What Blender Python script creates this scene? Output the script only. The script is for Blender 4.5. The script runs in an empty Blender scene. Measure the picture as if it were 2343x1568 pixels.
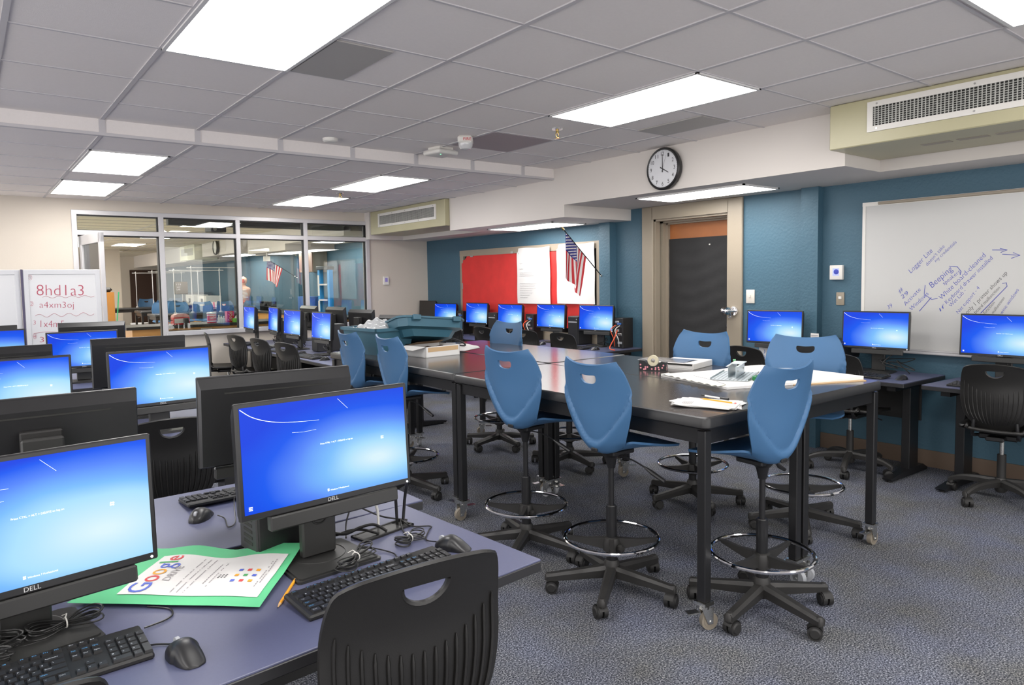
import bpy, bmesh, math, random
from mathutils import Matrix, Vector
random.seed(7)
C = bpy.context.scene.collection
PI = math.pi
R = math.radians

# ------------------------------------------------------------------ materials
def _new(name):
    m = bpy.data.materials.new(name); m.use_nodes = True
    nt = m.node_tree; b = nt.nodes['Principled BSDF']
    return m, nt, b
def mat(name, col, rough=.5, metal=0, spec=.5, var=0, vscale=8, bump=0, bscale=200, coat=0, alpha=None):
    m, nt, b = _new(name)
    b.inputs['Base Color'].default_value = (*col, 1)
    b.inputs['Roughness'].default_value = rough
    b.inputs['Metallic'].default_value = metal
    b.inputs['Specular IOR Level'].default_value = spec
    b.inputs['Coat Weight'].default_value = coat
    tc = nt.nodes.new('ShaderNodeTexCoord')
    if var:
        n = nt.nodes.new('ShaderNodeTexNoise'); n.inputs['Scale'].default_value = vscale; n.inputs['Detail'].default_value = 4
        nt.links.new(tc.outputs['Object'], n.inputs['Vector'])
        mx = nt.nodes.new('ShaderNodeMix'); mx.data_type = 'RGBA'
        mx.inputs[6].default_value = (*[c*(1-var) for c in col], 1)
        mx.inputs[7].default_value = (*[min(1, c*(1+var)) for c in col], 1)
        nt.links.new(n.outputs['Fac'], mx.inputs[0]); nt.links.new(mx.outputs[2], b.inputs['Base Color'])
    if bump:
        n = nt.nodes.new('ShaderNodeTexNoise'); n.inputs['Scale'].default_value = bscale; n.inputs['Detail'].default_value = 3
        nt.links.new(tc.outputs['Object'], n.inputs['Vector'])
        bp = nt.nodes.new('ShaderNodeBump'); bp.inputs['Strength'].default_value = bump; bp.inputs['Distance'].default_value = .01
        nt.links.new(n.outputs['Fac'], bp.inputs['Height']); nt.links.new(bp.outputs['Normal'], b.inputs['Normal'])
    return m
def emit(name, col, s):
    m, nt, b = _new(name)
    b.inputs['Base Color'].default_value = (.8, .8, .8, 1)
    b.inputs['Emission Color'].default_value = (*col, 1); b.inputs['Emission Strength'].default_value = s
    return m

M = {}
M['ceil'] = mat('ceiling_tile', (.80, .755, .735), .95, var=.03, vscale=60, bump=.12, bscale=300)
M['tbar'] = mat('ceiling_grid', (.54, .52, .535), .6)
M['white_wall'] = mat('white_paint', (.66, .62, .585), .75, var=.02, vscale=3)
M['beige'] = mat('beige_paint', (.60, .545, .475), .8, var=.03, vscale=3, bump=.05, bscale=60)
M['blue_wall'] = mat('blue_paint', (.050, .118, .168), .55, var=.05, vscale=2, bump=.35, bscale=45)
M['taupe'] = mat('taupe_paint', (.30, .255, .195), .4, var=.04, vscale=3, bump=.05, bscale=70)
M['base'] = mat('vinyl_base', (.15, .105, .075), .5)
M['alu'] = mat('window_alu', (.56, .55, .56), .4, metal=.25)
M['gasket'] = mat('rubber_gasket', (.02, .02, .02), .6)
M['fcoil'] = mat('olive_metal', (.44, .41, .26), .35, var=.1, vscale=2.5)
M['grille'] = mat('grille_metal', (.46, .46, .43), .4)
M['dark'] = mat('dark_void', (.02, .02, .018), .8)
M['black'] = mat('black_plastic', (.012, .012, .013), .38, var=.2, vscale=30)
M['blackm'] = mat('black_matte', (.014, .0135, .013), .55, bump=.05, bscale=900)
M['chairblack'] = mat('chair_black', (.009, .0085, .008), .42, bump=.06, bscale=700)
M['arm'] = mat('base_nylon', (.022, .021, .020), .48, bump=.05, bscale=500)
M['metalblack'] = mat('black_powdercoat', (.010, .010, .011), .33)
M['chrome'] = mat('chrome', (.75, .75, .77), .08, metal=1)
M['zinc'] = mat('zinc_plate', (.62, .62, .60), .25, metal=1)
M['shell'] = mat('blue_shell', (.046, .124, .25), .45, spec=.4, bump=.03, bscale=900)
M['laminate'] = mat('desk_laminate', (.085, .092, .160), .42, var=.06, vscale=120)
M['edge'] = mat('desk_edge', (.018, .018, .02), .45)
M['tabletop'] = mat('table_laminate', (.040, .034, .033), .17, spec=.9, var=.06, vscale=150)
M['paper'] = mat('white_paper', (.70, .69, .675), .7)
M['cream'] = mat('cream_paper', (.70, .70, .58), .7)
M['red_paper'] = mat('red_paper', (.62, .030, .026), .7, var=.18, vscale=6, bump=.2, bscale=12)
M['green_paper'] = mat('green_paper', (.10, .50, .23), .65, var=.08, vscale=8)
M['wb'] = mat('whiteboard_face', (.52, .52, .51), .22, spec=.5)
M['wb2'] = mat('porcelain_face', (.62, .625, .63), .25)
M['wbframe'] = mat('whiteboard_frame', (.62, .62, .63), .35, metal=.3)
M['greyframe'] = mat('grey_plastic_frame', (.58, .585, .60), .5)
M['ink_blue'] = mat('ink_blue', (.045, .065, .42), .6)
M['ink_black'] = mat('ink_black', (.03, .03, .035), .6)
M['ink_red'] = mat('ink_red', (.42, .07, .11), .6)
M['ink_grey'] = mat('ink_grey', (.32, .30, .31), .6)
M['wood'] = mat('door_wood', (.33, .115, .035), .35, var=.2, vscale=5)
M['oak'] = mat('lab_oak', (.56, .29, .085), .4, var=.1, vscale=6)
M['oak2'] = mat('cabinet_oak', (.45, .20, .04), .4, var=.1, vscale=6)
M['blackpaper'] = mat('black_craft_paper', (.019, .019, .020), .75, bump=.5, bscale=9)
M['plate'] = mat('switch_plate', (.66, .62, .56), .4)
M['ivory'] = mat('ivory_plastic', (.72, .70, .66), .4)
M['pencil'] = mat('pencil_yellow', (.85, .36, .02), .4)
M['wood_raw'] = mat('raw_wood', (.62, .40, .20), .7)
M['pink'] = mat('pink_rubber', (.75, .22, .22), .6)
M['kraft'] = mat('kraft_cardboard', (.52, .36, .20), .8)
M['bin'] = mat('blue_tote', (.035, .115, .165), .42)
M['galv'] = mat('galvanised_steel', (.55, .60, .62), .38, metal=.7)
M['greentape'] = mat('green_tape', (.02, .20, .05), .35)
M['tape'] = mat('clear_tape', (.62, .56, .40), .3)
M['bagplastic'] = mat('plastic_bag', (.50, .52, .53), .25, spec=.7)
M['silver'] = mat('silver_tape', (.42, .42, .42), .35, metal=.6)
M['grip'] = mat('keycap', (.016, .016, .017), .45)
M['legend'] = mat('key_legend', (.55, .57, .60), .6)
M['legend_blue'] = mat('key_legend_blue', (.12, .40, .75), .6)
M['cable'] = mat('cable_black', (.012, .012, .012), .4)
M['cablewhite'] = mat('cable_white', (.65, .64, .60), .5)
M['orange'] = mat('cable_orange', (.75, .09, .02), .5)
M['logo'] = mat('logo_silver', (.55, .55, .55), .4)
M['standgrey'] = mat('stand_grey', (.026, .026, .025), .4)
M['off'] = mat('screen_off', (.03, .027, .024), .3)
M['steelgrey'] = mat('pc_grey', (.03, .03, .032), .5)
M['bookblue'] = mat('cover_blue', (.05, .15, .45), .5)
M['yellow'] = mat('yellow_sticker', (.65, .42, .03), .5)
M['flag_red'] = mat('flag_red', (.55, .03, .04), .8)
M['flag_white'] = mat('flag_white', (.78, .74, .72), .8)
M['flag_blue'] = mat('flag_blue', (.04, .045, .22), .8)
M['brass'] = mat('brass', (.62, .45, .16), .25, metal=1)
M['skin'] = mat('model_flesh', (.72, .38, .26), .5)
M['muscle'] = mat('model_muscle', (.50, .08, .05), .5)
M['cokered'] = mat('red_tin', (.62, .012, .02), .35)
M['ladder'] = mat('ladder_blue', (.02, .27, .62), .4)
M['green'] = mat('lime_box', (.18, .55, .06), .5)
M['darkwood'] = mat('dark_door', (.055, .025, .015), .4)
M['grey'] = mat('grey_plastic', (.35, .36, .38), .5)
M['orangewheel'] = mat('caster_tan', (.22, .19, .15), .5)
M['led'] = emit('led_white', (.85, .9, 1), 3)
M['ledgreen'] = emit('led_green', (.1, .9, .35), 2)
M['lamp'] = emit('lamp_diffuser', (1, .975, .95), 16)
M['lamp2'] = emit('lamp_diffuser_wall', (1, .975, .95), 13.5)
M['lamp3'] = emit('lamp_diffuser_lab', (1, .95, .86), 24)
M['lamp_frame'] = mat('lamp_frame', (.70, .69, .68), .5)
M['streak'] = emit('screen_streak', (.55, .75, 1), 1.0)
M['scr_text'] = emit('screen_text', (.80, .90, 1), 1.05)
M['win_green'] = emit('screen_green', (.20, .75, .30), .9)

def carpet():
    m, nt, b = _new('carpet_tiles'); N = nt.nodes; L = nt.links
    tc = N.new('ShaderNodeTexCoord')
    a = N.new('ShaderNodeTexNoise'); a.inputs['Scale'].default_value = 150; a.inputs['Detail'].default_value = 3; a.inputs['Roughness'].default_value = .7
    c = N.new('ShaderNodeTexNoise'); c.inputs['Scale'].default_value = 3.2; c.inputs['Detail'].default_value = 4
    d = N.new('ShaderNodeTexChecker'); d.inputs['Scale'].default_value = 2.0
    st = N.new('ShaderNodeMapping'); st.inputs['Scale'].default_value = (14, 260, 1)
    e = N.new('ShaderNodeTexNoise'); e.inputs['Scale'].default_value = 1.0
    for n in (a, c, d): L.new(tc.outputs['Object'], n.inputs['Vector'])
    L.new(tc.outputs['Object'], st.inputs['Vector']); L.new(st.outputs['Vector'], e.inputs['Vector'])
    r = N.new('ShaderNodeValToRGB'); cr = r.color_ramp
    cr.elements[0].position = .36; cr.elements[0].color = (.012, .014, .020, 1)
    cr.elements[1].position = .66; cr.elements[1].color = (.44, .45, .46, 1)
    x = cr.elements.new(.5); x.color = (.105, .115, .134, 1)
    L.new(a.outputs['Fac'], r.inputs['Fac'])
    mx = N.new('ShaderNodeMix'); mx.data_type = 'RGBA'; mx.blend_type = 'MULTIPLY'; mx.inputs[0].default_value = 1
    r2 = N.new('ShaderNodeValToRGB'); r2.color_ramp.elements[0].position = .3; r2.color_ramp.elements[0].color = (.88, .84, .76, 1)
    r2.color_ramp.elements[1].position = .7; r2.color_ramp.elements[1].color = (.98, 1.0, 1.18, 1)
    L.new(c.outputs['Fac'], r2.inputs['Fac']); L.new(r.outputs['Color'], mx.inputs[6]); L.new(r2.outputs['Color'], mx.inputs[7])
    mx2 = N.new('ShaderNodeMix'); mx2.data_type = 'RGBA'; mx2.blend_type = 'MULTIPLY'; mx2.inputs[0].default_value = 1
    d.inputs['Color1'].default_value = (1, 1, 1, 1); d.inputs['Color2'].default_value = (.93, .93, .95, 1)
    L.new(mx.outputs[2], mx2.inputs[6]); L.new(d.outputs['Color'], mx2.inputs[7])
    L.new(mx2.outputs[2], b.inputs['Base Color']); b.inputs['Roughness'].default_value = .95; b.inputs['Specular IOR Level'].default_value = .1
    bp = N.new('ShaderNodeBump'); bp.inputs['Strength'].default_value = .6; bp.inputs['Distance'].default_value = .008
    L.new(a.outputs['Fac'], bp.inputs['Height']); L.new(bp.outputs['Normal'], b.inputs['Normal'])
    return m
M['carpet'] = carpet()

def screen(name, wash, strength):
    m, nt, b = _new(name); N = nt.nodes; L = nt.links
    uv = N.new('ShaderNodeUVMap')
    mp = N.new('ShaderNodeMapping'); mp.inputs['Location'].default_value = (-.80, -.30, 0)
    L.new(uv.outputs['UV'], mp.inputs['Vector'])
    mp2 = N.new('ShaderNodeMapping'); mp2.inputs['Rotation'].default_value = (0, 0, R(35)); mp2.inputs['Scale'].default_value = (1.0, 1.25, 1)
    L.new(mp.outputs['Vector'], mp2.inputs['Vector'])
    ln = N.new('ShaderNodeVectorMath'); ln.operation = 'LENGTH'; L.new(mp2.outputs['Vector'], ln.inputs[0])
    nz = N.new('ShaderNodeTexNoise'); nz.inputs['Scale'].default_value = 2.2; nz.inputs['Detail'].default_value = 1
    L.new(uv.outputs['UV'], nz.inputs['Vector'])
    ad = N.new('ShaderNodeMath'); ad.operation = 'MULTIPLY_ADD'; ad.inputs[1].default_value = .16; L.new(nz.outputs['Fac'], ad.inputs[0]); L.new(ln.outputs['Value'], ad.inputs[2])
    r = N.new('ShaderNodeValToRGB'); cr = r.color_ramp
    cr.elements[0].position = .10; cr.elements[0].color = (.72, .92, 1, 1)
    cr.elements[1].position = 1.0; cr.elements[1].color = (.0, .055, .80, 1)
    for p, c in ((.24, (.42, .76, 1)), (.38, (.20, .52, 1)), (.56, (.09, .25, .98)), (.72, (.0, .10, .90))):
        e = cr.elements.new(p + wash); e.color = (*c, 1)
    L.new(ad.outputs['Value'], r.inputs['Fac'])
    b.inputs['Base Color'].default_value = (.004, .004, .004, 1); b.inputs['Roughness'].default_value = .4; b.inputs['Specular IOR Level'].default_value = .15
    L.new(r.outputs['Color'], b.inputs['Emission Color']); b.inputs['Emission Strength'].default_value = strength
    return m
M['screen'] = screen('desktop_wallpaper', .05, .97)
M['screen_pale'] = screen('desktop_wallpaper_pale', .21, 1.0)

def glass():
    m = bpy.data.materials.new('window_glass'); m.use_nodes = True; nt = m.node_tree; N = nt.nodes; N.clear()
    o = N.new('ShaderNodeOutputMaterial'); t = N.new('ShaderNodeBsdfTransparent'); g = N.new('ShaderNodeBsdfGlossy'); mx = N.new('ShaderNodeMixShader')
    f = N.new('ShaderNodeFresnel'); f.inputs['IOR'].default_value = 1.75
    t.inputs['Color'].default_value = (.93, .96, .94, 1); g.inputs['Roughness'].default_value = .0
    nt.links.new(f.outputs[0], mx.inputs[0]); nt.links.new(t.outputs[0], mx.inputs[1]); nt.links.new(g.outputs[0], mx.inputs[2]); nt.links.new(mx.outputs[0], o.inputs[0])
    return m
M['glass'] = glass()

# ------------------------------------------------------------------ mesh helpers
class MB:
    def __init__(s): s.v = []; s.f = []; s.mi = []; s.cur = 0
    def add(s, vs, fs, mx=None):
        n = len(s.v)
        s.v += [tuple(mx @ Vector(v)) for v in vs] if mx is not None else [tuple(v) for v in vs]
        s.f += [tuple(i+n for i in f) for f in fs]; s.mi += [s.cur]*len(fs)
        return s
    def addbm(s, bm, mx=None):
        bm.verts.ensure_lookup_table(); bm.verts.index_update()
        s.add([v.co.copy() for v in bm.verts], [[v.index for v in f.verts] for f in bm.faces], mx); bm.free(); return s
    def box(s, c, d, rz=0, bev=0, mx=None, seg=1):
        bm = bmesh.new(); bmesh.ops.create_cube(bm, size=1)
        for v in bm.verts: v.co = Vector((v.co.x*d[0], v.co.y*d[1], v.co.z*d[2]))
        if bev: bmesh.ops.bevel(bm, geom=bm.edges[:], offset=min(bev, min(d)*.49), segments=seg, affect='EDGES', profile=.5)
        m = Matrix.Translation(c) @ Matrix.Rotation(rz, 4, 'Z')
        return s.addbm(bm, (mx @ m) if mx is not None else m)
    def span(s, a, b, bev=0, mx=None, seg=1):
        return s.box([(a[i]+b[i])/2 for i in range(3)], [abs(b[i]-a[i]) for i in range(3)], 0, bev, mx, seg)
    def cyl(s, p, q, r, r2=None, n=16, cap=True, mx=None):
        p = Vector(p); q = Vector(q); r2 = r if r2 is None else r2
        z = (q-p).normalized(); x = z.orthogonal().normalized(); y = z.cross(x)
        vs = []; fs = []
        for k in range(n):
            a = 2*PI*k/n; d = x*math.cos(a)+y*math.sin(a); vs += [p+d*r, q+d*r2]
        for k in range(n):
            j = (k+1) % n; fs.append((2*k, 2*j, 2*j+1, 2*k+1))
        if cap: fs.append(tuple(2*k for k in range(n))[::-1]); fs.append(tuple(2*k+1 for k in range(n)))
        return s.add(vs, fs, mx)
    def tube(s, pts, r, n=8, closed=False, mx=None, rr=None):
        P = [Vector(p) for p in pts]; m = len(P); T = []
        for i in range(m):
            a = P[(i-1) % m] if (closed or i > 0) else P[i]; b = P[(i+1) % m] if (closed or i < m-1) else P[i]
            T.append((b-a).normalized() if (b-a).length > 1e-9 else Vector((0, 0, 1)))
        x = T[0].orthogonal().normalized(); vs = []; fs = []
        for i in range(m):
            x = (x - T[i]*x.dot(T[i])); x = x.normalized() if x.length > 1e-6 else T[i].orthogonal().normalized()
            y = T[i].cross(x); ri = rr[i] if rr else r
            for k in range(n):
                a = 2*PI*k/n; vs.append(P[i]+(x*math.cos(a)+y*math.sin(a))*ri)
        for i in range(m if closed else m-1):
            j = (i+1) % m
            for k in range(n):
                l = (k+1) % n; fs.append((i*n+k, i*n+l, j*n+l, j*n+k))
        if not closed: fs.append(tuple(range(n))[::-1]); fs.append(tuple((m-1)*n+k for k in range(n)))
        return s.add(vs, fs, mx)
    def lathe(s, prof, n=24, mx=None, cap=True):
        vs = []; fs = []; m = len(prof)
        for k in range(n):
            a = 2*PI*k/n
            for r, z in prof: vs.append((r*math.cos(a), r*math.sin(a), z))
        for k in range(n):
            j = (k+1) % n
            for i in range(m-1): fs.append((k*m+i, j*m+i, j*m+i+1, k*m+i+1))
        if cap and prof[0][0] > 1e-5: fs.append(tuple(k*m for k in range(n))[::-1])
        if cap and prof[-1][0] > 1e-5: fs.append(tuple(k*m+m-1 for k in range(n)))
        return s.add(vs, fs, mx)
    def prism(s, poly, z0, z1, mx=None):
        n = len(poly); vs = [(p[0], p[1], z0) for p in poly]+[(p[0], p[1], z1) for p in poly]
        fs = [tuple(range(n))[::-1], tuple(range(n, 2*n))]+[(i, (i+1) % n, n+(i+1) % n, n+i) for i in range(n)]
        return s.add(vs, fs, mx)
    def grid(s, f, nu, nv, mx=None):
        vs = [f(i/nu, j/nv) for j in range(nv+1) for i in range(nu+1)]
        fs = [(j*(nu+1)+i, j*(nu+1)+i+1, (j+1)*(nu+1)+i+1, (j+1)*(nu+1)+i) for j in range(nv) for i in range(nu)]
        return s.add(vs, fs, mx)
    def torus(s, c, Rr, r, n=40, k=10, mx=None):
        return s.tube([(c[0]+Rr*math.cos(2*PI*i/n), c[1]+Rr*math.sin(2*PI*i/n), c[2]) for i in range(n)], r, k, True, mx)
    def mesh(s, name, mats, sharp=35):
        me = bpy.data.meshes.new(name); me.from_pydata(s.v, [], s.f); me.update()
        bm = bmesh.new(); bm.from_mesh(me); bmesh.ops.recalc_face_normals(bm, faces=bm.faces[:]); bm.to_mesh(me); bm.free()
        for m in (mats if isinstance(mats, (list, tuple)) else [mats]): me.materials.append(M[m] if isinstance(m, str) else m)
        for p, i in zip(me.polygons, s.mi): p.material_index = i; p.use_smooth = True
        me.set_sharp_from_angle(angle=R(sharp))
        return me
def link(name, me, parent=None, loc=(0, 0, 0), rot=(0, 0, 0)):
    o = bpy.data.objects.new(name, me); C.objects.link(o); o.location = loc; o.rotation_euler = rot
    if parent is not None: o.parent = parent
    return o
def obj(name, mb, mats, parent=None, loc=(0, 0, 0), rot=(0, 0, 0), sharp=35):
    return link(name, mb.mesh(name, mats, sharp), parent, loc, rot)
def tag(o, label, cat, group=None):
    o['label'] = label; o['category'] = cat
    if group: o['group'] = group
    return o
def thing(name, label, cat, loc=(0, 0, 0), rz=0, group=None):
    o = bpy.data.objects.new(name, None); C.objects.link(o); o.location = loc; o.rotation_euler = (0, 0, rz); o.empty_display_size = .1
    return tag(o, label, cat, group)
def solo(name, mb, mats, label, cat, group=None, loc=(0, 0, 0), rot=(0, 0, 0)):
    return tag(obj(name, mb, mats, None, loc, rot), label, cat, group)
def struct(name, mb, mats, parent=None):
    o = obj(name, mb, mats, parent); o['kind'] = 'structure'; return o
used = set()
def dup(root, loc, rz, label, group=None):
    if root.name not in used:
        used.add(root.name); r = root
    else:
        r = root.copy(); C.objects.link(r)
        for ch in list(root.children):
            c = ch.copy(); C.objects.link(c); c.parent = r
            for g in ch.children:
                d = g.copy(); C.objects.link(d); d.parent = c
    r.location = loc; r.rotation_euler = (0, 0, rz); r['label'] = label
    if group: r['group'] = group
    return r
def child(root, base):
    return [c for c in root.children if c.name.split('.')[0] == base]
def bake(me, setup):
    o = bpy.data.objects.new('tmp', me); C.objects.link(o); extra = setup(o) or []
    bpy.context.view_layer.update(); dg = bpy.context.evaluated_depsgraph_get()
    out = bpy.data.meshes.new_from_object(o.evaluated_get(dg))
    for e in [o]+extra: bpy.data.objects.remove(e)
    return out
_tc = {}
def text_geo(s, shear=0, off=0):
    k = (s, shear, off)
    if k in _tc: return _tc[k]
    cu = bpy.data.curves.new('t', 'FONT'); cu.body = s; cu.size = 1; cu.shear = shear; cu.offset = off; cu.resolution_u = 3
    o = bpy.data.objects.new('t', cu); C.objects.link(o); bpy.context.view_layer.update()
    me = bpy.data.meshes.new_from_object(o.evaluated_get(bpy.context.evaluated_depsgraph_get()))
    vs = [v.co.copy() for v in me.vertices]; fs = [tuple(p.vertices) for p in me.polygons]
    bpy.data.objects.remove(o); bpy.data.meshes.remove(me)
    _tc[k] = (vs, fs); return _tc[k]
def text(mb, s, P0, P1, nrm, height=None, shear=0, lift=0, off=0):
    """write s on a plane from P0 to P1 (baseline); nrm faces the reader"""
    vs, fs = text_geo(s, shear, off)
    x0 = min(v.x for v in vs); x1 = max(v.x for v in vs)
    P0 = Vector(P0); d = Vector(P1)-P0; L = d.length; d.normalize(); n = Vector(nrm).normalized(); up = n.cross(d)
    sx = L/(x1-x0); sy = height/.7 if height else sx
    mb.add([P0+d*((v.x-x0)*sx)+up*(v.y*sy)+n*lift for v in vs], fs); return mb
def spline(pts, k=8, closed=False):
    P = [Vector(p) for p in pts]; out = []; n = len(P)
    for i in range(n if closed else n-1):
        a = P[(i-1) % n] if (closed or i) else P[0]; b = P[i]; c = P[(i+1) % n]; d = P[(i+2) % n] if (closed or i+2 < n) else P[-1]
        for t in range(k):
            t /= k; out.append(.5*((2*b)+(c-a)*t+(2*a-5*b+4*c-d)*t*t+(3*b-a-3*c+d)*t**3))
    if not closed: out.append(P[-1])
    return out
def ip(tab, t):
    for i in range(len(tab)-1):
        a, b = tab[i], tab[i+1]
        if t <= b[0]:
            u = (t-a[0])/(b[0]-a[0]); u = u*u*(3-2*u) if len(a) > 2 and a[2] == 's' else u
            return a[1]+(b[1]-a[1])*u
    return tab[-1][1]
def cr(tab, t):      # catmull-rom through (t, value)
    n = len(tab)
    for i in range(n-1):
        if t <= tab[i+1][0] or i == n-2:
            a = tab[max(i-1, 0)]; b = tab[i]; c = tab[i+1]; d = tab[min(i+2, n-1)]
            h = c[0]-b[0]; u = (t-b[0])/h
            m0 = (c[1]-a[1])/(c[0]-a[0])*h; m1 = (d[1]-b[1])/(d[0]-b[0])*h
            return (2*u**3-3*u*u+1)*b[1]+(u**3-2*u*u+u)*m0+(-2*u**3+3*u*u)*c[1]+(u**3-u*u)*m1

# ------------------------------------------------------------------ camera
H = 1.5
f_, yaw, pit, rol, cy = 1615.4, -.6618, -.0644, -.0157, 744.8
rx = Vector((math.cos(yaw), math.sin(yaw), 0)); fw = Vector((-math.sin(yaw), math.cos(yaw), 0)); up = Vector((0, 0, 1))
d2 = fw*math.cos(pit)+up*math.sin(pit); u2 = -fw*math.sin(pit)+up*math.cos(pit)
r3 = rx*math.cos(rol)+u2*math.sin(rol); u3 = -rx*math.sin(rol)+u2*math.cos(rol)
cam = bpy.data.cameras.new('camera'); co = bpy.data.objects.new('camera', cam); C.objects.link(co)
mw = Matrix((r3, u3, -d2)).transposed().to_4x4(); mw.translation = (0, 0, H); co.matrix_world = mw
cam.sensor_width = 36; cam.sensor_fit = 'HORIZONTAL'; cam.lens = f_/2343*36; cam.shift_y = -(784-cy)/2343; cam.clip_start = .02; cam.clip_end = 200
bpy.context.scene.camera = co

# walls behind and left of the view are omitted: added ambient fill enters there
w_ = bpy.data.worlds.new('world'); bpy.context.scene.world = w_; w_.use_nodes = True
w_.node_tree.nodes['Background'].inputs[0].default_value = (1, .97, .95, 1); w_.node_tree.nodes['Background'].inputs[1].default_value = 2.9
vs_ = bpy.context.scene.view_settings; vs_.view_transform = 'Standard'; vs_.look = 'None'; vs_.exposure = .0; vs_.gamma = 1.0
# ------------------------------------------------------------------ room shell
CE, LO = 2.6295, 2.527
XW, YW, X0, Y0, Y2 = 5.87, 9.7, -3.6, -3.2, 27.9
struct('floor', MB().span((X0-.2, Y0-.2, -.1), (XW+.4, Y2+.2, 0)), 'carpet')
def tiles(z, x0, x1, y0, y1, gx, gy, name):
    struct(name, MB().span((x0, y0, z), (x1, y1, z+.08)), 'ceil')
    mb = MB(); w = .0125
    for x in gx:
        if x0 < x < x1: mb.span((x-w, y0, z-.006), (x+w, y1, z+.002))
    for y in gy:
        if y0 < y < y1: mb.span((x0, y-w*.6, z-.005), (x1, y+w*.6, z+.002))
    return mb
U = .6096; V = .6256
gx = [(i+.3348)*U for i in range(-8, 9)]; gy = [3.732+V*j for j in range(-12, 5)]
gb = tiles(CE, X0, XW, Y0, 5.535, gx, gy, 'ceiling')
gy2 = [6.145+.6096*j for j in range(0, 8)]
gb2 = tiles(LO, X0, XW, 5.535, YW+.1, [x-.008 for x in gx], gy2, 'ceiling_far')
struct('trim_1', gb, 'tbar'); struct('trim_2', gb2, 'tbar')
mb = MB().span((X0, 5.525, LO-.001), (4.88, 5.545, CE+.01)); struct('trim_3', mb, 'ceil')
mb = MB()
for x in gx:
    if X0 < x < 4.88: mb.span((x-.02, 5.52, LO), (x+.02, 5.527, CE))
mb.span((X0, 5.517, LO-.008), (4.88, 5.56, LO+.012)); struct('trim_4', mb, 'tbar')

# right wall with the door opening
mb = MB(); D0, D1, DZ = 4.10, 5.05, 2.125
mb.span((XW, Y0-.2, 0), (XW+.3, D0, 3)).span((XW, D1, 0), (XW+.3, Y2+.2, 3)).span((XW, D0, DZ), (XW+.3, D1, 3))
struct('wall_right', mb, 'blue_wall')
mb = MB().span((XW-.085, 3.165, .0), (XW, 3.32, 2.252)); struct('trim_5', mb, 'blue_wall')
mb = MB().span((XW-.10, 5.60, .0), (XW, 5.77, 2.128)); struct('trim_6', mb, 'blue_wall')
mb = MB().span((XW-.012, Y0, 0), (XW, 3.16, .13)).span((XW-.012, 3.33, 0), (XW, 3.93, .13)).span((XW-.012, 5.2, 0), (XW, 5.59, .13)).span((XW-.012, 5.78, 0), (XW, YW, .13))
struct('baseboard_right', mb, 'base')
# door
mb = MB()
mb.span((XW-.03, 3.945, 0), (XW, D0+.01, 2.25), bev=.006).span((XW-.03, D1-.01, 0), (XW, 5.19, 2.25), bev=.006).span((XW-.03, D0, DZ-.01), (XW, D1, 2.25))
for dx, w in ((.0, .03), (.10, .045), (.16, .06)):
    mb.span((XW+dx, D1-w, 0), (XW+dx+.07, D1+.01, DZ)).span((XW+dx, D0-.01, 0), (XW+dx+.07, D0+w, DZ)).span((XW+dx, D0, DZ-w), (XW+dx+.07, D1, DZ+.01))
struct('trim_7', mb, 'taupe')
dr = struct('door_1', MB().span((XW+.20, D0+.03, .01), (XW+.245, D1-.05, DZ-.03), bev=.003), 'wood')
def crumple(u, v):
    return (XW+.182-.004*math.sin(v*60+3*math.sin(u*5))*(.3+.7*math.sin(u*PI))-.003*math.sin(u*17+v*6), D1-.055-u*(D1-D0-.09), .42+v*1.49)
obj('paper_cover', MB().grid(crumple, 16, 50), 'blackpaper', dr)
obj('push_pin', MB().cyl((XW+.195, 4.46, 1.83), (XW+.17, 4.46, 1.83), .007, n=10), 'ivory', dr)
mb = MB().cyl((XW+.2, 4.19, 1.01), (XW+.14, 4.19, 1.01), .026).lathe([(0, 0), (.03, .003), (.034, .02), (.024, .035), (0, .04)], 16, Matrix.Translation((XW+.11, 4.19, 1.01)) @ Matrix.Rotation(PI/2, 4, 'Y'))
obj('door_knob', mb, 'chrome', dr)
mb = MB().cyl((XW-.03, 4.02, 1.17), (XW-.045, 4.02, 1.17), .042, n=20).cyl((XW-.04, 4.02, 1.17), (XW-.11, 4.045, 1.17), .014, n=12).lathe([(0, 0), (.036, .003), (.042, .02), (.042, .06), (.03, .075), (0, .078)], 20, Matrix.Translation((XW-.10, 4.045, 1.17)) @ Matrix.Rotation(R(68), 4, 'Z') @ Matrix.Rotation(PI/2, 4, 'Y')).cyl((XW-.08, 4.04, 1.15), (XW-.07, 4.04, 1.115), .008, n=10).cyl((XW-.07, 4.025, 1.115), (XW-.07, 4.06, 1.110), .009, n=10)
solo('door_holder', mb, 'chrome', 'shiny dark metal door holder clamped on the taupe frame right of the door', 'door holder')

# far wall, windows and the second room
mb = MB(); t = .12
WX0, WX1, WZ0, WZ1 = 1.06, 4.86, .885, 2.40
mb.span((X0, YW, 0), (WX0, YW+t, 2.6)).span((WX1, YW, 0), (XW, YW+t, 2.6)).span((WX0, YW, WZ1), (WX1, YW+t, 2.6)).span((2.02, YW, 0), (WX1, YW+t, WZ0))
struct('wall_far', mb, 'beige')
struct('baseboard_far', MB().span((2.05, YW-.012, 0), (XW, YW, .13)).span((X0, YW-.012, 0), (WX0-.01, YW, .13)), 'base')
mull = [(1.06, 1.115), (1.985, 2.045), (2.92, 2.975), (3.85, 3.905), (4.80, 4.86)]
fr = MB()
for a, b in mull: fr.span((a, YW-.03, WZ0 if a > 2.5 else 0), (b, YW+.09, WZ1), bev=.004)
fr.span((WX0, YW-.031, WZ1-.055), (WX1, YW+.091, WZ1), bev=.004).span((WX0, YW-.029, 2.105), (WX1, YW+.089, 2.165), bev=.004).span((2.02, YW-.05, WZ0-.03), (WX1, YW+.1, WZ0+.03), bev=.004)
struct('trim_8', fr, 'alu')
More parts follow.
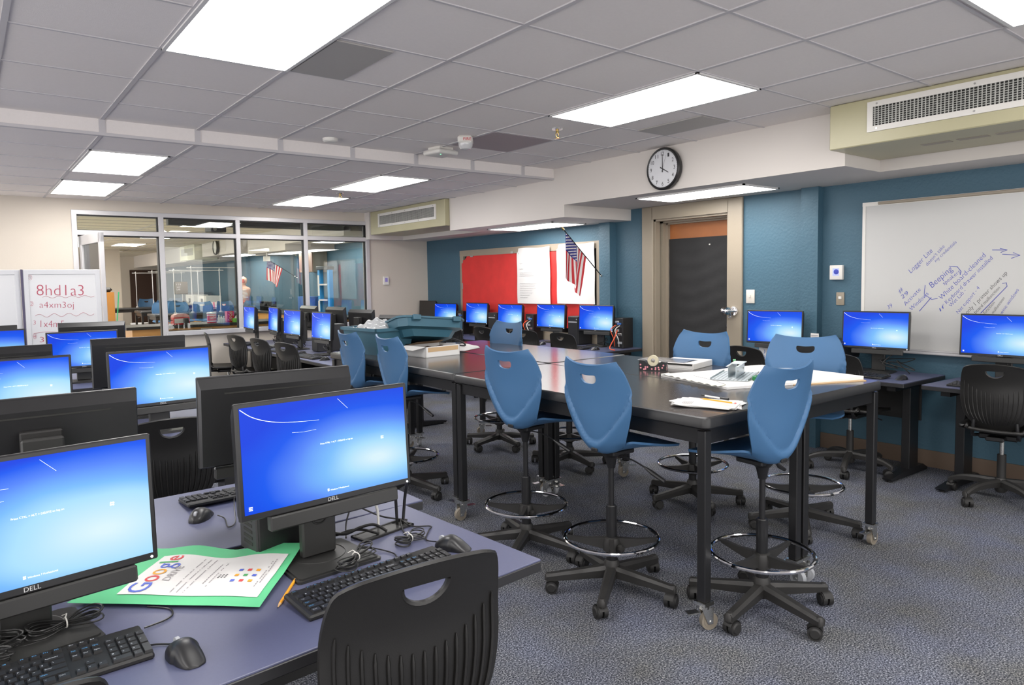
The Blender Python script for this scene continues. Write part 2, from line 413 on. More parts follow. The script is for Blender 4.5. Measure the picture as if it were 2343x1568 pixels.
gk = MB()
def gasket(a, b, z0, z1):
    w = .012
    gk.span((a, YW+.02, z0), (a+w*.5, YW+.04, z1)).span((b-w*1.3, YW+.0, z0), (b, YW+.04, z1)).span((a, YW+.0, z1-w), (b, YW+.04, z1)).span((a, YW+.02, z0), (b, YW+.04, z0+w*.6))
k = 0
for i in range(4):
    a, b = mull[i][1], mull[i+1][0]
    for z0, z1 in ((2.165, WZ1-.055), (WZ0+.03, 2.105)):
        if i == 0 and z0 < 1: continue
        gasket(a, b, z0, z1); k += 1
        struct('window_%d' % k, MB().span((a, YW+.025, z0), (b, YW+.031, z1)), 'glass')
gk.span((1.115, YW-.0, 2.093), (1.985, YW+.08, 2.106)).span((1.972, YW+.0, 0), (1.986, YW+.08, 2.1))
struct('trim_9', gk, 'gasket')
dd = MB(); dm = Matrix.Translation((1.125, YW-.03, 0)) @ Matrix.Rotation(R(-84), 4, 'Z')
for a, b in (((0, 0, .01), (.10, .045, 2.09)), ((.80, 0, .01), (.86, .045, 2.09)), ((0, 0, .01), (.86, .045, .25)), ((0, 0, 1.98), (.86, .045, 2.09))): dd.span(a, b, bev=.003, mx=dm)
ld = struct('door_2', dd, 'alu')
o = obj('pane', MB().span((.10, .02, .25), (.80, .026, 1.98), mx=dm), 'glass', ld)
obj('hinge', MB().cyl((1.118, YW-.04, 1.96), (1.118, YW-.04, 2.08), .012, n=10), 'zinc', ld)

# right-hand soffits
mb = MB().span((4.88, 2.48, 2.253), (XW, 5.37, 2.75)).span((5.40, Y0, 2.253), (XW, 2.48, 2.75)); struct('trim_10', mb, 'white_wall')
mb = MB().span((4.88, 5.37, 2.13), (XW, 7.50, 2.75)).span((5.36, 7.50, 2.13), (XW, YW, 2.75)).span((4.80, 9.55, 2.13), (5.36, YW, 2.75)); struct('trim_11', mb, 'white_wall')
def fancoil(x, y0, y1, z0, z1, gy0, gy1, gz0, gz1, label, vent):
    t = thing('fan_coil_unit', label, 'air conditioner', ((x+5.37)/2, (y0+y1)/2, z0), 0)
    L = lambda p: (p[0]-t.location.x, p[1]-t.location.y, p[2]-z0)
    b = MB().span(L((x, y0, z0)), L((5.38, y1, z1)), bev=.006)
    obj('housing', b, 'fcoil', t)
    g = MB(); w = .035
    g.span(L((x-.012, gy0, gz0)), L((x+.002, gy1, gz0+w))).span(L((x-.012, gy0, gz1-w)), L((x+.002, gy1, gz1))).span(L((x-.012, gy0, gz0+w)), L((x+.002, gy0+w, gz1-w))).span(L((x-.012, gy1-w, gz0+w)), L((x+.002, gy1, gz1-w)))
    fr = obj('grille_frame', g, 'ivory', t)
    obj('grille_backing', MB().span(L((x-.002, gy0+w, gz0+w)), L((x+.001, gy1-w, gz1-w))), 'dark', fr)
    g = MB(); n = int((gy1-gy0)/.022)
    for i in range(n):
        y = gy0+w+(gy1-gy0-2*w)*(i+.5)/n; g.span(L((x-.008, y-.0022-.003*random.random(), gz0+w)), L((x-.005, y+.0022, gz1-w)))
    for i in range(1, 9):
        z = gz0+w+(gz1-gz0-2*w)*i/9; g.span(L((x-.0045, gy0+w, z-.002)), L((x-.0025, gy1-w, z+.002)))
    obj('louvre', g, 'grille', fr)
    g = MB()
    for i in range(vent):
        y = y1-.45-i*.21; g.span(L((x+.30, y-.17, z0-.002)), L((x+.37, y, z0+.001)))
    if vent: obj('return_slot', g, 'taupe', t)
    g = MB()
    for i in range(5):
        for z in (gz0+w/2, gz1-w/2):
            y = gy0+.06+(gy1-gy0-.12)*i/4; g.cyl(L((x-.015, y, z)), L((x-.011, y, z)), .006, n=8)
    obj('screw', g, 'zinc', fr)
fancoil(4.66, -.4, 2.477, 2.335, CE-.004, -.1, 2.222, 2.41, 2.60, 'big olive metal air conditioner unit under the ceiling above the wall whiteboard', 9)
fancoil(4.81, 7.505, 9.53, 2.19, LO-.004, 7.70, 9.27, 2.285, 2.478, 'olive metal air conditioner unit in the far corner next to the windows', 0)

# ceiling fixtures
def fixture(x0, x1, y0, y1, z, label, lm='lamp', grp='ceiling light panels'):
    t = thing('ceiling_light', label, 'ceiling light', ((x0+x1)/2, (y0+y1)/2, z), 0, grp)
    a, b = (x1-x0)/2, (y1-y0)/2; w = .018
    obj('diffuser', MB().span((-a+w, -b+w, -.012), (a-w, b-w, -.004)), lm, t)
    obj('frame', MB().span((-a, -b, -.014), (-a+w, b, 0)).span((a-w, -b, -.014), (a, b, 0)).span((-a, -b, -.0139), (a, -b+w, 0)).span((-a, b-w, -.0139), (a, b, 0)), 'lamp_frame', t)
fixture(.8137, 1.4233, 2.481, 3.732, CE, 'largest rectangular light panel at top left of the ceiling')
fixture(3.252, 3.862, 2.481, 3.732, CE, 'rectangular light panel in the ceiling in front of the wall clock')
fixture(3.252, 3.862, -.03, 1.20, CE, 'light panel cut by the top right corner, near the air conditioner')
fixture(.81, 1.37, 6.14, 7.335, LO, 'nearer of two light panels on the left of the lower ceiling')
fixture(.81, 1.36, 7.97, 9.185, LO, 'farther of two light panels at left, right above the window wall')
fixture(3.225, 3.78, 6.14, 7.345, LO, 'nearer of two light panels at the middle of the lower ceiling')
fixture(3.225, 3.78, 7.985, 9.165, LO, 'farther of two light panels at the middle, close to the windows')
fixture(5.06, 5.576, 3.40, 4.57, 2.252, 'narrow light panel under the white soffit above the door', 'lamp2', None)
fixture(5.14, 5.65, 5.85, 7.06, 2.129, 'light panel under the soffit above the flag and red paper board', 'lamp2', None)
for i, (x, y, z) in enumerate(((.8137, -.03, CE), (-1.6, 2.48, CE), (-1.6, -.03, CE), (-1.6, 6.14, LO), (-1.6, 7.97, LO), (.8137, -2.5, CE), (3.252, -2.5, CE))):
    fixture(x, x+.61, y, y+1.24, z, 'ceiling light panel behind or left of the view', 'lamp', 'light panels outside the view')
def perforated(x0, x1, y0, y1, label):
    mb = MB().span((x0, y0, CE-.008), (x1, y1, CE-.001)); o = solo('ceiling_vent', mb, PERF, label, 'vent')
m_, nt_, b_ = _new('perforated_metal')
v_ = nt_.nodes.new('ShaderNodeTexVoronoi'); v_.inputs['Scale'].default_value = 110; v_.inputs['Randomness'].default_value = 0
tc_ = nt_.nodes.new('ShaderNodeTexCoord'); nt_.links.new(tc_.outputs['Object'], v_.inputs['Vector'])
rp_ = nt_.nodes.new('ShaderNodeValToRGB'); rp_.color_ramp.elements[0].position = .25; rp_.color_ramp.elements[0].color = (.12, .115, .11, 1); rp_.color_ramp.elements[1].position = .4; rp_.color_ramp.elements[1].color = (.42, .40, .38, 1)
nt_.links.new(v_.outputs['Distance'], rp_.inputs['Fac']); nt_.links.new(rp_.outputs['Color'], b_.inputs['Base Color']); PERF = m_
perforated(1.44, 1.735, 3.14, 3.725, 'grey perforated ceiling vent beside the largest light panel')
perforated(4.15, 4.465, 3.13, 3.725, 'grey perforated ceiling vent right of the panel near the clock')
solo('access_panel', MB().span((3.265, 4.37, CE-.007), (3.85, 4.975, CE-.001)), mat('panel_mauve', (.36, .31, .32), .7), 'darker mauve square access panel in the ceiling near the fire strobe', 'ceiling panel')
t = thing('fire_strobe', 'white ceiling fire alarm strobe with red FIRE lettering', 'fire alarm', (3.195, 4.66, CE))
obj('housing', MB().box((0, 0, -.028), (.115, .135, .055), R(-38), .012), 'ivory', t)
obj('strobe_lens', MB().lathe([(.058, -.05), (.055, -.075), (.04, -.098), (.0, -.108)], 16), mat('clear_lens', (.55, .55, .56), .1, spec=.9), t)
mb = MB(); n = Vector((-.615, -.789, 0)); r_ = Vector((.789, -.615, 0)); c_ = n*.072+Vector((0, 0, -.04))
text(mb, 'FIRE', c_-r_*.012, c_+r_*.05, n, .022); obj('lettering', mb, 'flag_red', t)
t = thing('wireless_access_point', 'white square wireless access point on the ceiling with a green light', 'access point', (3.28, 5.16, CE))
obj('housing', MB().box((0, 0, -.045), (.22, .22, .04), R(8), .018, seg=3).box((0, 0, -.012), (.15, .15, .024), R(8)), 'ivory', t)
obj('status_light', MB().cyl((-.035, -.055, -.064), (-.035, -.055, -.067), .006, n=10), 'ledgreen', t)
def sprinkler(x, y, z, label):
    t = thing('fire_sprinkler', label, 'sprinkler', (x, y, z))
    obj('escutcheon', MB().lathe([(.045, 0), (.042, -.008), (.016, -.012), (.012, -.012)], 20), 'zinc', t)
    mb = MB().cyl((0, 0, -.01), (0, 0, -.035), .012, n=10).lathe([(.0, -.072), (.022, -.073), (.022, -.070), (0, -.069)], 14)
    for s in (-1, 1): mb.tube([(s*.012, 0, -.03), (s*.016, 0, -.05), (0, 0, -.07)], .003, 6)
    obj('head', mb, 'brass', t)
sprinkler(3.60, 4.03, CE, 'brass fire sprinkler head in the ceiling left of the clock')
sprinkler(3.50, 7.67, LO, 'small fire sprinkler between the two middle light panels of the lower ceiling')
solo('smoke_detector', MB().lathe([(.06, 0), (.058, -.02), (.045, -.03), (0, -.032)], 20), 'ivory', 'small round white smoke detector on the ceiling near the beam', 'smoke detector', loc=(2.35, 5.30, CE))

# wall clock
t = thing('wall_clock', 'round black rimmed wall clock reading four on the white soffit', 'clock', (4.88, 4.045, 2.435), 0)
rot = Matrix.Rotation(-PI/2, 4, 'Y')     # local z -> -X
obj('rim', MB().lathe([(.165, 0), (.178, .02), (.182, .055), (.172, .066), (.160, .062), (.160, .03)], 48, rot, False), 'black', t)
obj('dial', MB().cyl((-.002, 0, 0), (-.058, 0, 0), .161, n=48), mat('dial_white', (.68, .69, .72), .15), t)
mb = MB(); N_ = Vector((-1, 0, 0)); rt = Vector((0, -1, 0)); up_ = Vector((0, 0, 1))
for h in range(1, 13):
    a = R(30*h); c_ = rt*math.sin(a)*.128+up_*math.cos(a)*.128+N_*.0595
    w = .034 if h > 9 else .018
    text(mb, str(h), c_-rt*w/2-up_*.016, c_+rt*w/2-up_*.016, N_, .033)
for k in range(60):
    a = R(6*k); c_ = rt*math.sin(a)*.154+up_*math.cos(a)*.154+N_*.059; d = rt*math.sin(a)+up_*math.cos(a)
    mb.tube([c_-d*.004, c_+d*.004], .0008, 4)
obj('numerals', mb, 'ink_black', t)
def hand(a, l, w, z):
    d = rt*math.sin(R(a))+up_*math.cos(R(a)); s = N_.cross(d); mb = MB()
    mb.add([N_*z-d*.03-s*w, N_*z-d*.03+s*w, N_*z+d*l+s*w*.6, N_*z+d*l-s*w*.6], [(0, 1, 2, 3)]); return mb
obj('hour_hand', hand(120, .075, .005, .060), 'ink_black', t); obj('minute_hand', hand(359, .125, .004, .061), 'ink_black', t); obj('second_hand', hand(20, .12, .0012, .062), 'ink_black', t)

# whiteboard on the right wall
WB = XW-.02
t = thing('wall_whiteboard', 'large wall whiteboard with slanted blue and black marker notes', 'whiteboard', (XW, 1.2, .9))
def P(y, z, dx=0): return (WB-dx-t.location.x, y-t.location.y, z-t.location.z)
obj('board', MB().span(P(2.80, .91), P(-.8, 2.07, .006)), 'wb', t)
obj('frame', MB().span(P(2.815, .90, -.015), P(2.79, 2.08, .01)).span(P(2.816, 2.05, -.015), P(-.8, 2.081, .0104)), 'ivory', t)
obj('map_rail', MB().span(P(2.69, 2.055, .0), P(-.8, 2.078, .022), bev=.004), 'taupe', t)
obj('marker_tray', MB().span(P(2.815, .88, -.015), P(-.8, .905, .07), bev=.006).span(P(2.815, .905, .06), P(-.8, .915, .07)), 'alu', t)
notes = [('Logger Lite', (2.433, 1.502), (2.278, 1.667), 0), ("doesn't take", (2.315, 1.556), (2.196, 1.698), 0), ('my credentials', (2.257, 1.582), (2.116, 1.725), 0), ('Beeping', (2.279, 1.387), (2.136, 1.524), 0), ('speakers', (2.196, 1.408), (2.086, 1.503), 0), ('White board-cleaned', (2.209, 1.3), (1.922, 1.622), 0), ('Keyboard drawer installed', (2.174, 1.266), (1.878, 1.601), 0), ('Wet Lab -', (2.142, 1.245), (2.046, 1.366), 0), ('#', (2.512, 1.343), (2.485, 1.38), 0), ('29', (2.494, 1.3), (2.444, 1.344), 0), ('Activate', (2.469, 1.246), (2.357, 1.373), 0), ('Windows', (2.421, 1.211), (2.3, 1.341), 0), ('Net support - 4', (2.094, 1.195), (1.957, 1.387), 0), ('only 1 printer shows up', (2.036, 1.193), (1.788, 1.491), 1), ('board malfunction', (1.98, 1.198), (1.83, 1.387), 1), ('function', (1.921, 1.197), (1.859, 1.281), 1), ('malfunction', (1.869, 1.201), (1.8, 1.315), 1), ('wine windows', (1.814, 1.2), (1.716, 1.374), 0), ('39', (2.598, 1.218), (2.563, 1.24), 0), ('If', (2.217, 1.209), (2.18, 1.255), 0)]
hts = {'If': .022, '#': .03, '29': .03, 'Beeping': .045, 'Activate': .03, 'Windows': .032}
for s, a, b, c in notes:
    mb = MB(); text(mb, s, P(*a, .0075), P(*b, .0075), (-1, 0, 0), hts.get(s), shear=.15, off=-.012)
    obj('handwriting', mb, 'ink_black' if c else 'ink_blue', t)
def strokes(parent, segs, m, r=.0022):
    for s in segs: obj('marker_stroke', MB().tube([P(*q, .007) for q in s], r, 5), m, parent)
strokes(t, [[(1.888, 1.66), (1.795, 1.656)], [(1.84, 1.67), (1.795, 1.656), (1.835, 1.64)], [(1.825, 1.627), (1.717, 1.616)], [(1.76, 1.636), (1.717, 1.616), (1.77, 1.596)], [(2.367, 1.209), (2.284, 1.316)],
            [Vector((2.165, 1.55)), Vector((2.11, 1.545)), Vector((2.085, 1.51)), Vector((2.09, 1.485))], [(1.95, 1.205), (1.79, 1.40), (1.795, 1.425), (1.82, 1.42)], [(2.33, 1.41), (2.335, 1.34), (2.28, 1.30), (2.24, 1.31)]], 'ink_blue')

# wall devices on the right wall
def plate(name, y0, y1, z0, z1, label, cat, d=.012, m='plate', detail=None, x=XW):
    t = thing(name, label, cat, (x, (y0+y1)/2, (z0+z1)/2))
    a, b = (y1-y0)/2, (z1-z0)/2
    obj('cover_plate', MB().span((-d, -a, -b), (0, a, b), bev=.004, seg=2), m, t)
    return t, d
t, d = plate('light_switch', 3.82, 3.91, 1.245, 1.372, 'single white light switch on the blue wall right of the door', 'light switch')
obj('toggle', MB().box((-d-.006, 0, .004), (.018, .012, .026), 0, .003), 'ivory', t)
t, d = plate('thermostat', 2.975, 3.085, 1.458, 1.58, 'square white wall thermostat left of the wall whiteboard', 'thermostat', .035, 'ivory')
obj('display', MB().span((-d-.001, -.028, -.028), (-d+.001, .028, .036)), mat('lcd_blue', (.45, .52, .85), .3), t)
mb = MB().lathe([(.012, 0), (.022, .001), (.020, .002)], 18, Matrix.Translation((-d-.0012, -.004, .006)) @ Matrix.Rotation(-PI/2, 4, 'Y')); obj('dial_mark', mb, 'ink_blue', t)
t, d = plate('wall_switch', 2.968, 3.038, 1.243, 1.352, 'beige rocker wall switch below the thermostat', 'light switch', .01, 'taupe')
obj('rocker', MB().box((-d-.003, 0, .008), (.012, .026, .026), 0, .003), 'ivory', t)
t = thing('wall_sensor', 'small white wall sensor on the beige wall right of the windows', 'thermostat', (5.122, YW, 1.518))
obj('cover_plate', MB().span((-.045, -.03, -.065), (.045, 0, .065), bev=.005), 'ivory', t); obj('display', MB().span((-.022, -.0315, -.02), (.022, -.029, .04)), mat('lcd_violet', (.30, .26, .62), .3), t)

# boarded window / bulletin board with papers
t = thing('bulletin_board', 'long taupe framed board holding red paper on the blue wall', 'bulletin board', (XW, 7.24, .72))
def Q(y, z, dx=0): return (-dx, y-7.24, z-.72)
ya, yb, za, zb, w = 5.785, 8.70, .725, 1.937, .085
obj('frame', MB().span(Q(ya, za), Q(ya+w, zb, .05), bev=.006).span(Q(yb-w, za), Q(yb, zb, .05), bev=.006).span(Q(ya, zb-w), Q(yb, zb, .0495)).span(Q(ya, za), Q(yb, za+w, .0495)).span(Q(ya+w, za+w), Q(yb-w, za+w+.03, .035)), 'taupe', t)
obj('backing', MB().span(Q(ya+w, za+w), Q(yb-w, zb-w, .012)), 'dark', t)
def sheet(y1, y0, z0, z1, x, amp, wrinkle=0):
    def f(u, v): return (x-amp*(.5+.5*math.sin(u*5+v*3))-wrinkle*math.sin(u*23+v*9)*math.sin(v*17), y1+(y0-y1)*u+.004*math.sin(v*9), z0+(z1-z0)*v+.006*math.sin(u*7)*(v > .99)-.05*(u < .04)*(v > .9))
    return MB().grid(f, 40, 30)
t = thing('red_paper_sheet', 'large sheet of red paper taped over the framed board', 'paper', (0, 0, 0))
t.location = (XW-.03, 7.3, 1.2)
rp = sheet(8.64-7.3, 5.92-7.3, .90-1.2, 1.85-1.2, -.012, .012, .003); obj('paper', rp, 'red_paper', t)
mb = MB()
for y, z, a, b in ((8.38, 1.845, .07, .02), (7.44, 1.865, .05, .03), (8.63, 1.42, .025, .09)): mb.span((-.03, y-7.3-a/2, z-1.2-b/2), (-.026, y-7.3+a/2, z-1.2+b/2))
obj('tape_strip', mb, 'silver', t)
def poster(y1, y0, z0, z1, label, lines):
    t = thing('flip_chart_sheet', label, 'paper', (XW-.065, (y0+y1)/2, (z0+z1)/2), 0, 'white flip chart sheets')
    obj('paper', sheet((y1-y0)/2, (y0-y1)/2, (z0-z1)/2, (z1-z0)/2, 0, .006), 'paper', t)
    if lines:
        mb = MB()
        for i, (zz, l) in enumerate(lines):
            n = int(l/.012)
            mb.tube([(-.0085, (y1-y0)/2-.06-k*.012, zz+.004*math.sin(k*2.3+i)) for k in range(n+2)], .0013, 4)
        obj('pen_writing', mb, 'ink_grey', t)
poster(7.318, 6.66, 1.19, 1.907, 'left white flip chart sheet with faint writing on the red paper', [(.16, .05), (.09, .06), (.04, .26), (.02, .30), (-.0, .28), (-.10, .35), (-.13, .30), (-.16, .32), (-.19, .25), (-.22, .25), (-.25, .20), (-.28, .15)])
poster(6.53, 5.875, 1.20, 1.918, 'right white flip chart sheet hanging behind the flag', [])

# flags
def flag(base, tip, label, drop, wid, group='american flags'):
    base = Vector(base); tip = Vector(tip)
    t = thing('american_flag', label, 'flag', base, 0, group)
    v = tip-base; L = v.length; d = v.normalized()
    obj('pole', MB().cyl((0, 0, 0), d*L*.93, .006, n=8), 'black', t)
    obj('finial', MB().lathe([(.0, 0), (.012, .005), (.013, .02), (.004, .05), (0, .055)], 10, Matrix.Translation(d*L*.93) @ d.to_track_quat('Z', 'Y').to_matrix().to_4x4()), 'brass', t)
    obj('bracket', MB().cyl(Vector((.03, 0, -.02)), d*.05, .012, n=10), 'zinc', t)
    # cloth hangs from the upper part of the pole
    a = d*L*.90; b = d*L*.42
    hz = Vector((d.x, d.y, 0)).normalized(); side = Vector((-hz.y, hz.x, 0))
    def f(u, v2):     # u: along hoist, v2: fly (down)
        p = a.lerp(b, u); lean = hz*(.10*v2*(1-u)*0+.16*v2*u)
        fold = side*(.022*math.sin(u*13+v2*2)*v2**.5)+hz*(.02*math.sin(u*9+1)*v2)
        tgt = a+hz*(-.015)+Vector((0, 0, -1))*(drop*1.02)
        q = p+Vector((0, 0, -1))*(drop*v2*(1-.12*u))
        q = q.lerp(Vector((tgt.x, tgt.y, q.z)), .42*v2*u)
        return q+fold
    nu, nv = 13*4, 40
    mb = MB(); mb.grid(f, nu, nv)
    for j in range(nv):
        for i in range(nu):
            mb.mi[j*nu+i] = 2 if (i < nu*7/13 and j < nv*.4) else (0 if (i//4) % 2 == 0 else 1)
    cl = obj('cloth', mb, ['flag_red', 'flag_white', 'flag_blue'], t, sharp=180)
    st = MB()
    for r in range(9):
        for c in range(6 if r % 2 == 0 else 5):
            u = (r+.7)/9.6*7/13; v2 = ((c+.5+(.5 if r % 2 else 0))/6.2)*.4
            p = Vector(f(u, v2)); n = Vector((-.72, -.69, .05)).normalized()
            x = n.orthogonal().normalized(); y = n.cross(x)
            for sgn in (1, -1):
                vs = [p+n*.004*sgn+(x*math.cos(2*PI*k/10)+y*math.sin(2*PI*k/10))*(.0105 if k % 2 == 0 else .0045) for k in range(10)]
                st.add(vs, [tuple(range(10))])
    obj('star', st, 'flag_white', cl)
flag((5.80, 5.73, 1.50), (5.22, 5.80, 2.075), 'american flag on a slanted pole in front of the white flip chart sheet', .50, .3)

# ------------------------------------------------------------------ furniture builders
def caster_geo(mb, x, y, ang, r=.030):
    """twin wheel furniture caster under (x, y), rolling direction ang"""
    d = Vector((math.cos(ang), math.sin(ang), 0)); s = Vector((-d.y, d.x, 0)); c = Vector((x, y, r))+d*.016
    mb.cyl((x, y, .04), (x, y, .085), .010, n=10)
    for k in (-1, 1):
        mb.cyl(c+s*k*.005, c+s*k*.025, r, n=20); mb.cyl(c+s*k*.025, c+s*k*.030, r*.8, r*.6, n=20)
    prof = [(c+d*(math.cos(a)*(r+.004))+Vector((0, 0, math.sin(a)*(r+.004)))) for a in [R(20+i*20) for i in range(8)]]
    vs = []; fs = []
    for p in prof: vs += [p-s*.021, p+s*.021]
    for i in range(len(prof)-1): fs.append((2*i, 2*i+1, 2*i+3, 2*i+2))
    mb.add(vs, fs)
def star_leg(i, rad, arched):
    a = 2*PI*i/5; d = Vector((math.cos(a), math.sin(a), 0)); s = Vector((-d.y, d.x, 0)); mb = MB()
    n = 10; rings = []
    for k in range(n+1):
        t = k/n; x = .03+(rad-.03+.012)*t
        zt = (.135-.045*t**2.2 if arched else .128-.036*t); hh = (.05-.02*t) if arched else (.055-.022*t); w = .027-.006*t
        if arched: zt = .15-.01*t-.045*t**4
        c = d*x
        rings.append([c+s*w*q[0]+Vector((0, 0, zt-hh*q[1])) for q in ((-.55, 0), (.55, 0), (1, .3), (.9, 1), (-.9, 1), (-1, .3))])
    vs = [p for r_ in rings for p in r_]; fs = []
    for k in range(n):
        for j in range(6):
            l = (j+1) % 6; fs.append((k*6+j, k*6+l, (k+1)*6+l, (k+1)*6+j))
    fs += [tuple(range(6))[::-1], tuple(n*6+j for j in range(6))]
    mb.add(vs, fs)
    c = d*rad; mb.lathe([(.0, .098), (.012, .096), (.019, .085), (.019, .062), (0, .062)], 12, Matrix.Translation(c))
    return mb, a
def star_base(t, rad, arched, ring_z=None):
    mb = MB().lathe([(.026, .06), (.036, .075), (.038, .14), (.030, .155), (.0, .155)], 20)
    b = obj('base_hub', mb, 'arm', t)
    for i in range(5):
        lm, a = star_leg(i, rad, arched); obj('base_leg', lm, 'arm', b)
        cm = MB(); caster_geo(cm, rad*math.cos(a), rad*math.sin(a), a+1.1+i*.9); obj('caster', cm, 'blackm', b)
    return b

# --- blue drafting stool -----------------------------------------------------------
SY = [(0, .265), (.12, .225), (.30, .115), (.45, -.01), (.53, -.062), (.58, -.088), (.63, -.102), (.72, -.112), (.82, -.120), (.92, -.138), (1, -.160)]
SZ = [(0, .700), (.12, .718), (.30, .710), (.45, .696), (.53, .698), (.58, .722), (.63, .760), (.72, .850), (.82, .943), (.92, 1.040), (1, 1.113)]
SW = [(0, .165), (.05, .200), (.14, .222), (.30, .214), (.42, .182), (.50, .152), (.56, .140), (.62, .160), (.72, .202), (.80, .222), (.87, .219), (.93, .204), (.975, .186), (1, .166)]
SC = [(0, 0), (.15, .0), (.30, .020), (.42, .050), (.50, .062), (.58, .060), (.70, .052), (.85, .045), (1, .034)]
def shell_pt(u, v):
    s = 2*u-1; a = abs(s)
    w = cr(SW, v); y = cr(SY, v); z = cr(SZ, v); e = 2e-3
    v0, v1 = max(v-e, 0), min(v+e, 1)
    ty = cr(SY, v1)-cr(SY, v0); tz = cr(SZ, v1)-cr(SZ, v0); l = math.hypot(ty, tz); ny, nz = tz/l, -ty/l
    off = cr(SC, v)*a**2.2
    if v > .46:
        k = max(0, min(1, (.605+.25*a**2.3-v)/.018+.5)); k = k*k*(3-2*k)
        off -= .017*k*max(0, min(1, (v-.46)/.1))
    z += nz*off
    if v > .985: z += (.014*a**2-.006)*(v-.985)/.015
    return (s*w, y+ny*off, z)
mb = MB().grid(shell_pt, 36, 84)
def shell_setup(o):
    so = o.modifiers.new('s', 'SOLIDIFY'); so.thickness = .011; so.offset = 0
    cu = MB(); pts = []
    for k in range(24):
        a = 2*PI*k/24; pts.append((.052*math.copysign(abs(math.cos(a))**.75, math.cos(a)), (.020 if math.sin(a) > 0 else .030)*math.copysign(abs(math.sin(a))**(.45 if math.sin(a) > 0 else .9), math.sin(a))))
    pts = [(p[0], p[1]-.010*(1-(p[0]/.052)**2)*(p[1] > 0)) for p in pts]
    cu.prism(pts, -.12, .12, Matrix.Translation((0, -.15, 1.046)) @ Matrix.Rotation(PI/2, 4, 'X'))
    c = link('cut', cu.mesh('cut', 'shell'))
    bo = o.modifiers.new('b', 'BOOLEAN'); bo.object = c; bo.operation = 'DIFFERENCE'; bo.solver = 'EXACT'
    return [c]
shell_me = bake(mb.mesh('seat_shell', 'shell'), shell_setup)
for p in shell_me.polygons: p.use_smooth = True
shell_me.set_sharp_from_angle(angle=R(50)); shell_me.name = 'seat_shell'
def make_stool():
    t = thing('drafting_stool', 'blue stool', 'stool')
    link('seat_shell', shell_me, t)
    mb = MB().span((-.06, -.04, .668), (.06, .10, .692), bev=.006).cyl((0, 0, .60), (0, 0, .675), .018, .034, n=16).cyl((0, 0, .655), (0, 0, .675), .034, .05, n=16)
    obj('seat_plate', mb, 'metalblack', t)
    obj('vent_plug', MB().box((0, -.106, .703), (.04, .012, .018), 0, .004), 'black', t)
    mb = MB().cyl((0, 0, .38), (0, 0, .62), .0135, n=16); obj('gas_lift', mb, 'metalblack', t)
    mb = MB().cyl((0, 0, .12), (0, 0, .415), .0255, n=20).cyl((0, 0, .405), (0, 0, .42), .0255, .021, n=20); obj('column_sleeve', mb, 'metalblack', t)
    mb = MB().tube(spline([(.02, .0, .665), (.10, .03, .655), (.18, .05, .625)], 5), .004, 6); le = obj('height_lever', mb, 'metalblack', t)
    obj('paddle', MB().tube([(.175, .048, .628), (.21, .058, .608), (.27, .072, .58)], .009, 8, rr=[.006, .011, .009]), 'black', le)
    fr = MB().torus((0, 0, .262), .222, .0095, 56, 10); rg = obj('foot_ring', fr, 'chrome', t)
    mb = MB().lathe([(.027, .19), (.042, .20), (.044, .235), (.036, .262), (.027, .266)], 20)
    for k in range(4):
        a = PI/4+k*PI/2; d = Vector((math.cos(a), math.sin(a), 0)); s = Vector((-d.y, d.x, 0)); vs = []
        for x, w, z0, z1 in ((.03, .012, .205, .262), (.12, .009, .225, .258), (.216, .007, .248, .266)):
            vs += [d*x-s*w+Vector((0, 0, z0)), d*x+s*w+Vector((0, 0, z0)), d*x+s*w+Vector((0, 0, z1)), d*x-s*w+Vector((0, 0, z1))]
        fs = [(0, 1, 2, 3), (8, 11, 10, 9)]
        for i in (0, 4): fs += [(i+j, i+4+j, i+4+(j+1) % 4, i+(j+1) % 4) for j in range(4)]
        mb.add(vs, fs)
    obj('ring_bracket', mb, 'arm', t)
    obj('clamp_knob', MB().lathe([(0, 0), (.018, .002), (.021, .012), (.016, .026), (0, .028)], 8, Matrix.Translation((.0, -.045, .22)) @ Matrix.Rotation(PI/2, 4, 'X')).cyl((0, -.03, .22), (0, -.05, .22), .007, n=8), 'arm', t)
    star_base(t, .305, False)
    return t
stool = make_stool()
SHELL_PARTS = ('seat_shell', 'seat_plate', 'vent_plug', 'gas_lift', 'height_lever')
def place_stool(x, y, face, phase, label, dz=0, group='blue drafting stools'):
    r = dup(stool, (x, y, 0), R(face), label, group)
    for c in r.children:
        n = c.name.split('.')[0]
        if n in ('base_hub', 'ring_bracket', 'clamp_knob'): c.rotation_euler = (0, 0, R(phase-face))
        c.location.z = dz if n in SHELL_PARTS else 0
    return r
# face: rotation of the sitter's forward (+Y at 0)
place_stool(2.40, 2.33, -92, 0, 'blue drafting stool nearest the camera on the left side of the tall table')
place_stool(2.405, 2.985, -86, -1, 'second blue drafting stool along the left side of the tall tables', .012)
place_stool(2.77, 1.76, -3, 44, 'blue drafting stool at the near right end of the tall table, seen from behind right')
place_stool(3.88, 2.20, 116, -1, 'blue drafting stool facing the camera behind the large white pad', .015)
place_stool(3.78, 2.92, 92, 24, 'blue drafting stool facing the camera in front of the wooden door', .012)
place_stool(2.44, 4.38, -92, -4, 'blue drafting stool at left of the far table, nearer one beside the open carton')
place_stool(2.44, 5.02, -92, 10, 'blue drafting stool at left of the far table, farther one next to the blue tote')
place_stool(3.78, 5.06, 93, 48, 'blue drafting stool at the far side of the tables in front of the red paper')
place_stool(3.80, 4.15, 88, 45, 'lowered blue drafting stool tucked under the far right table', -.25)

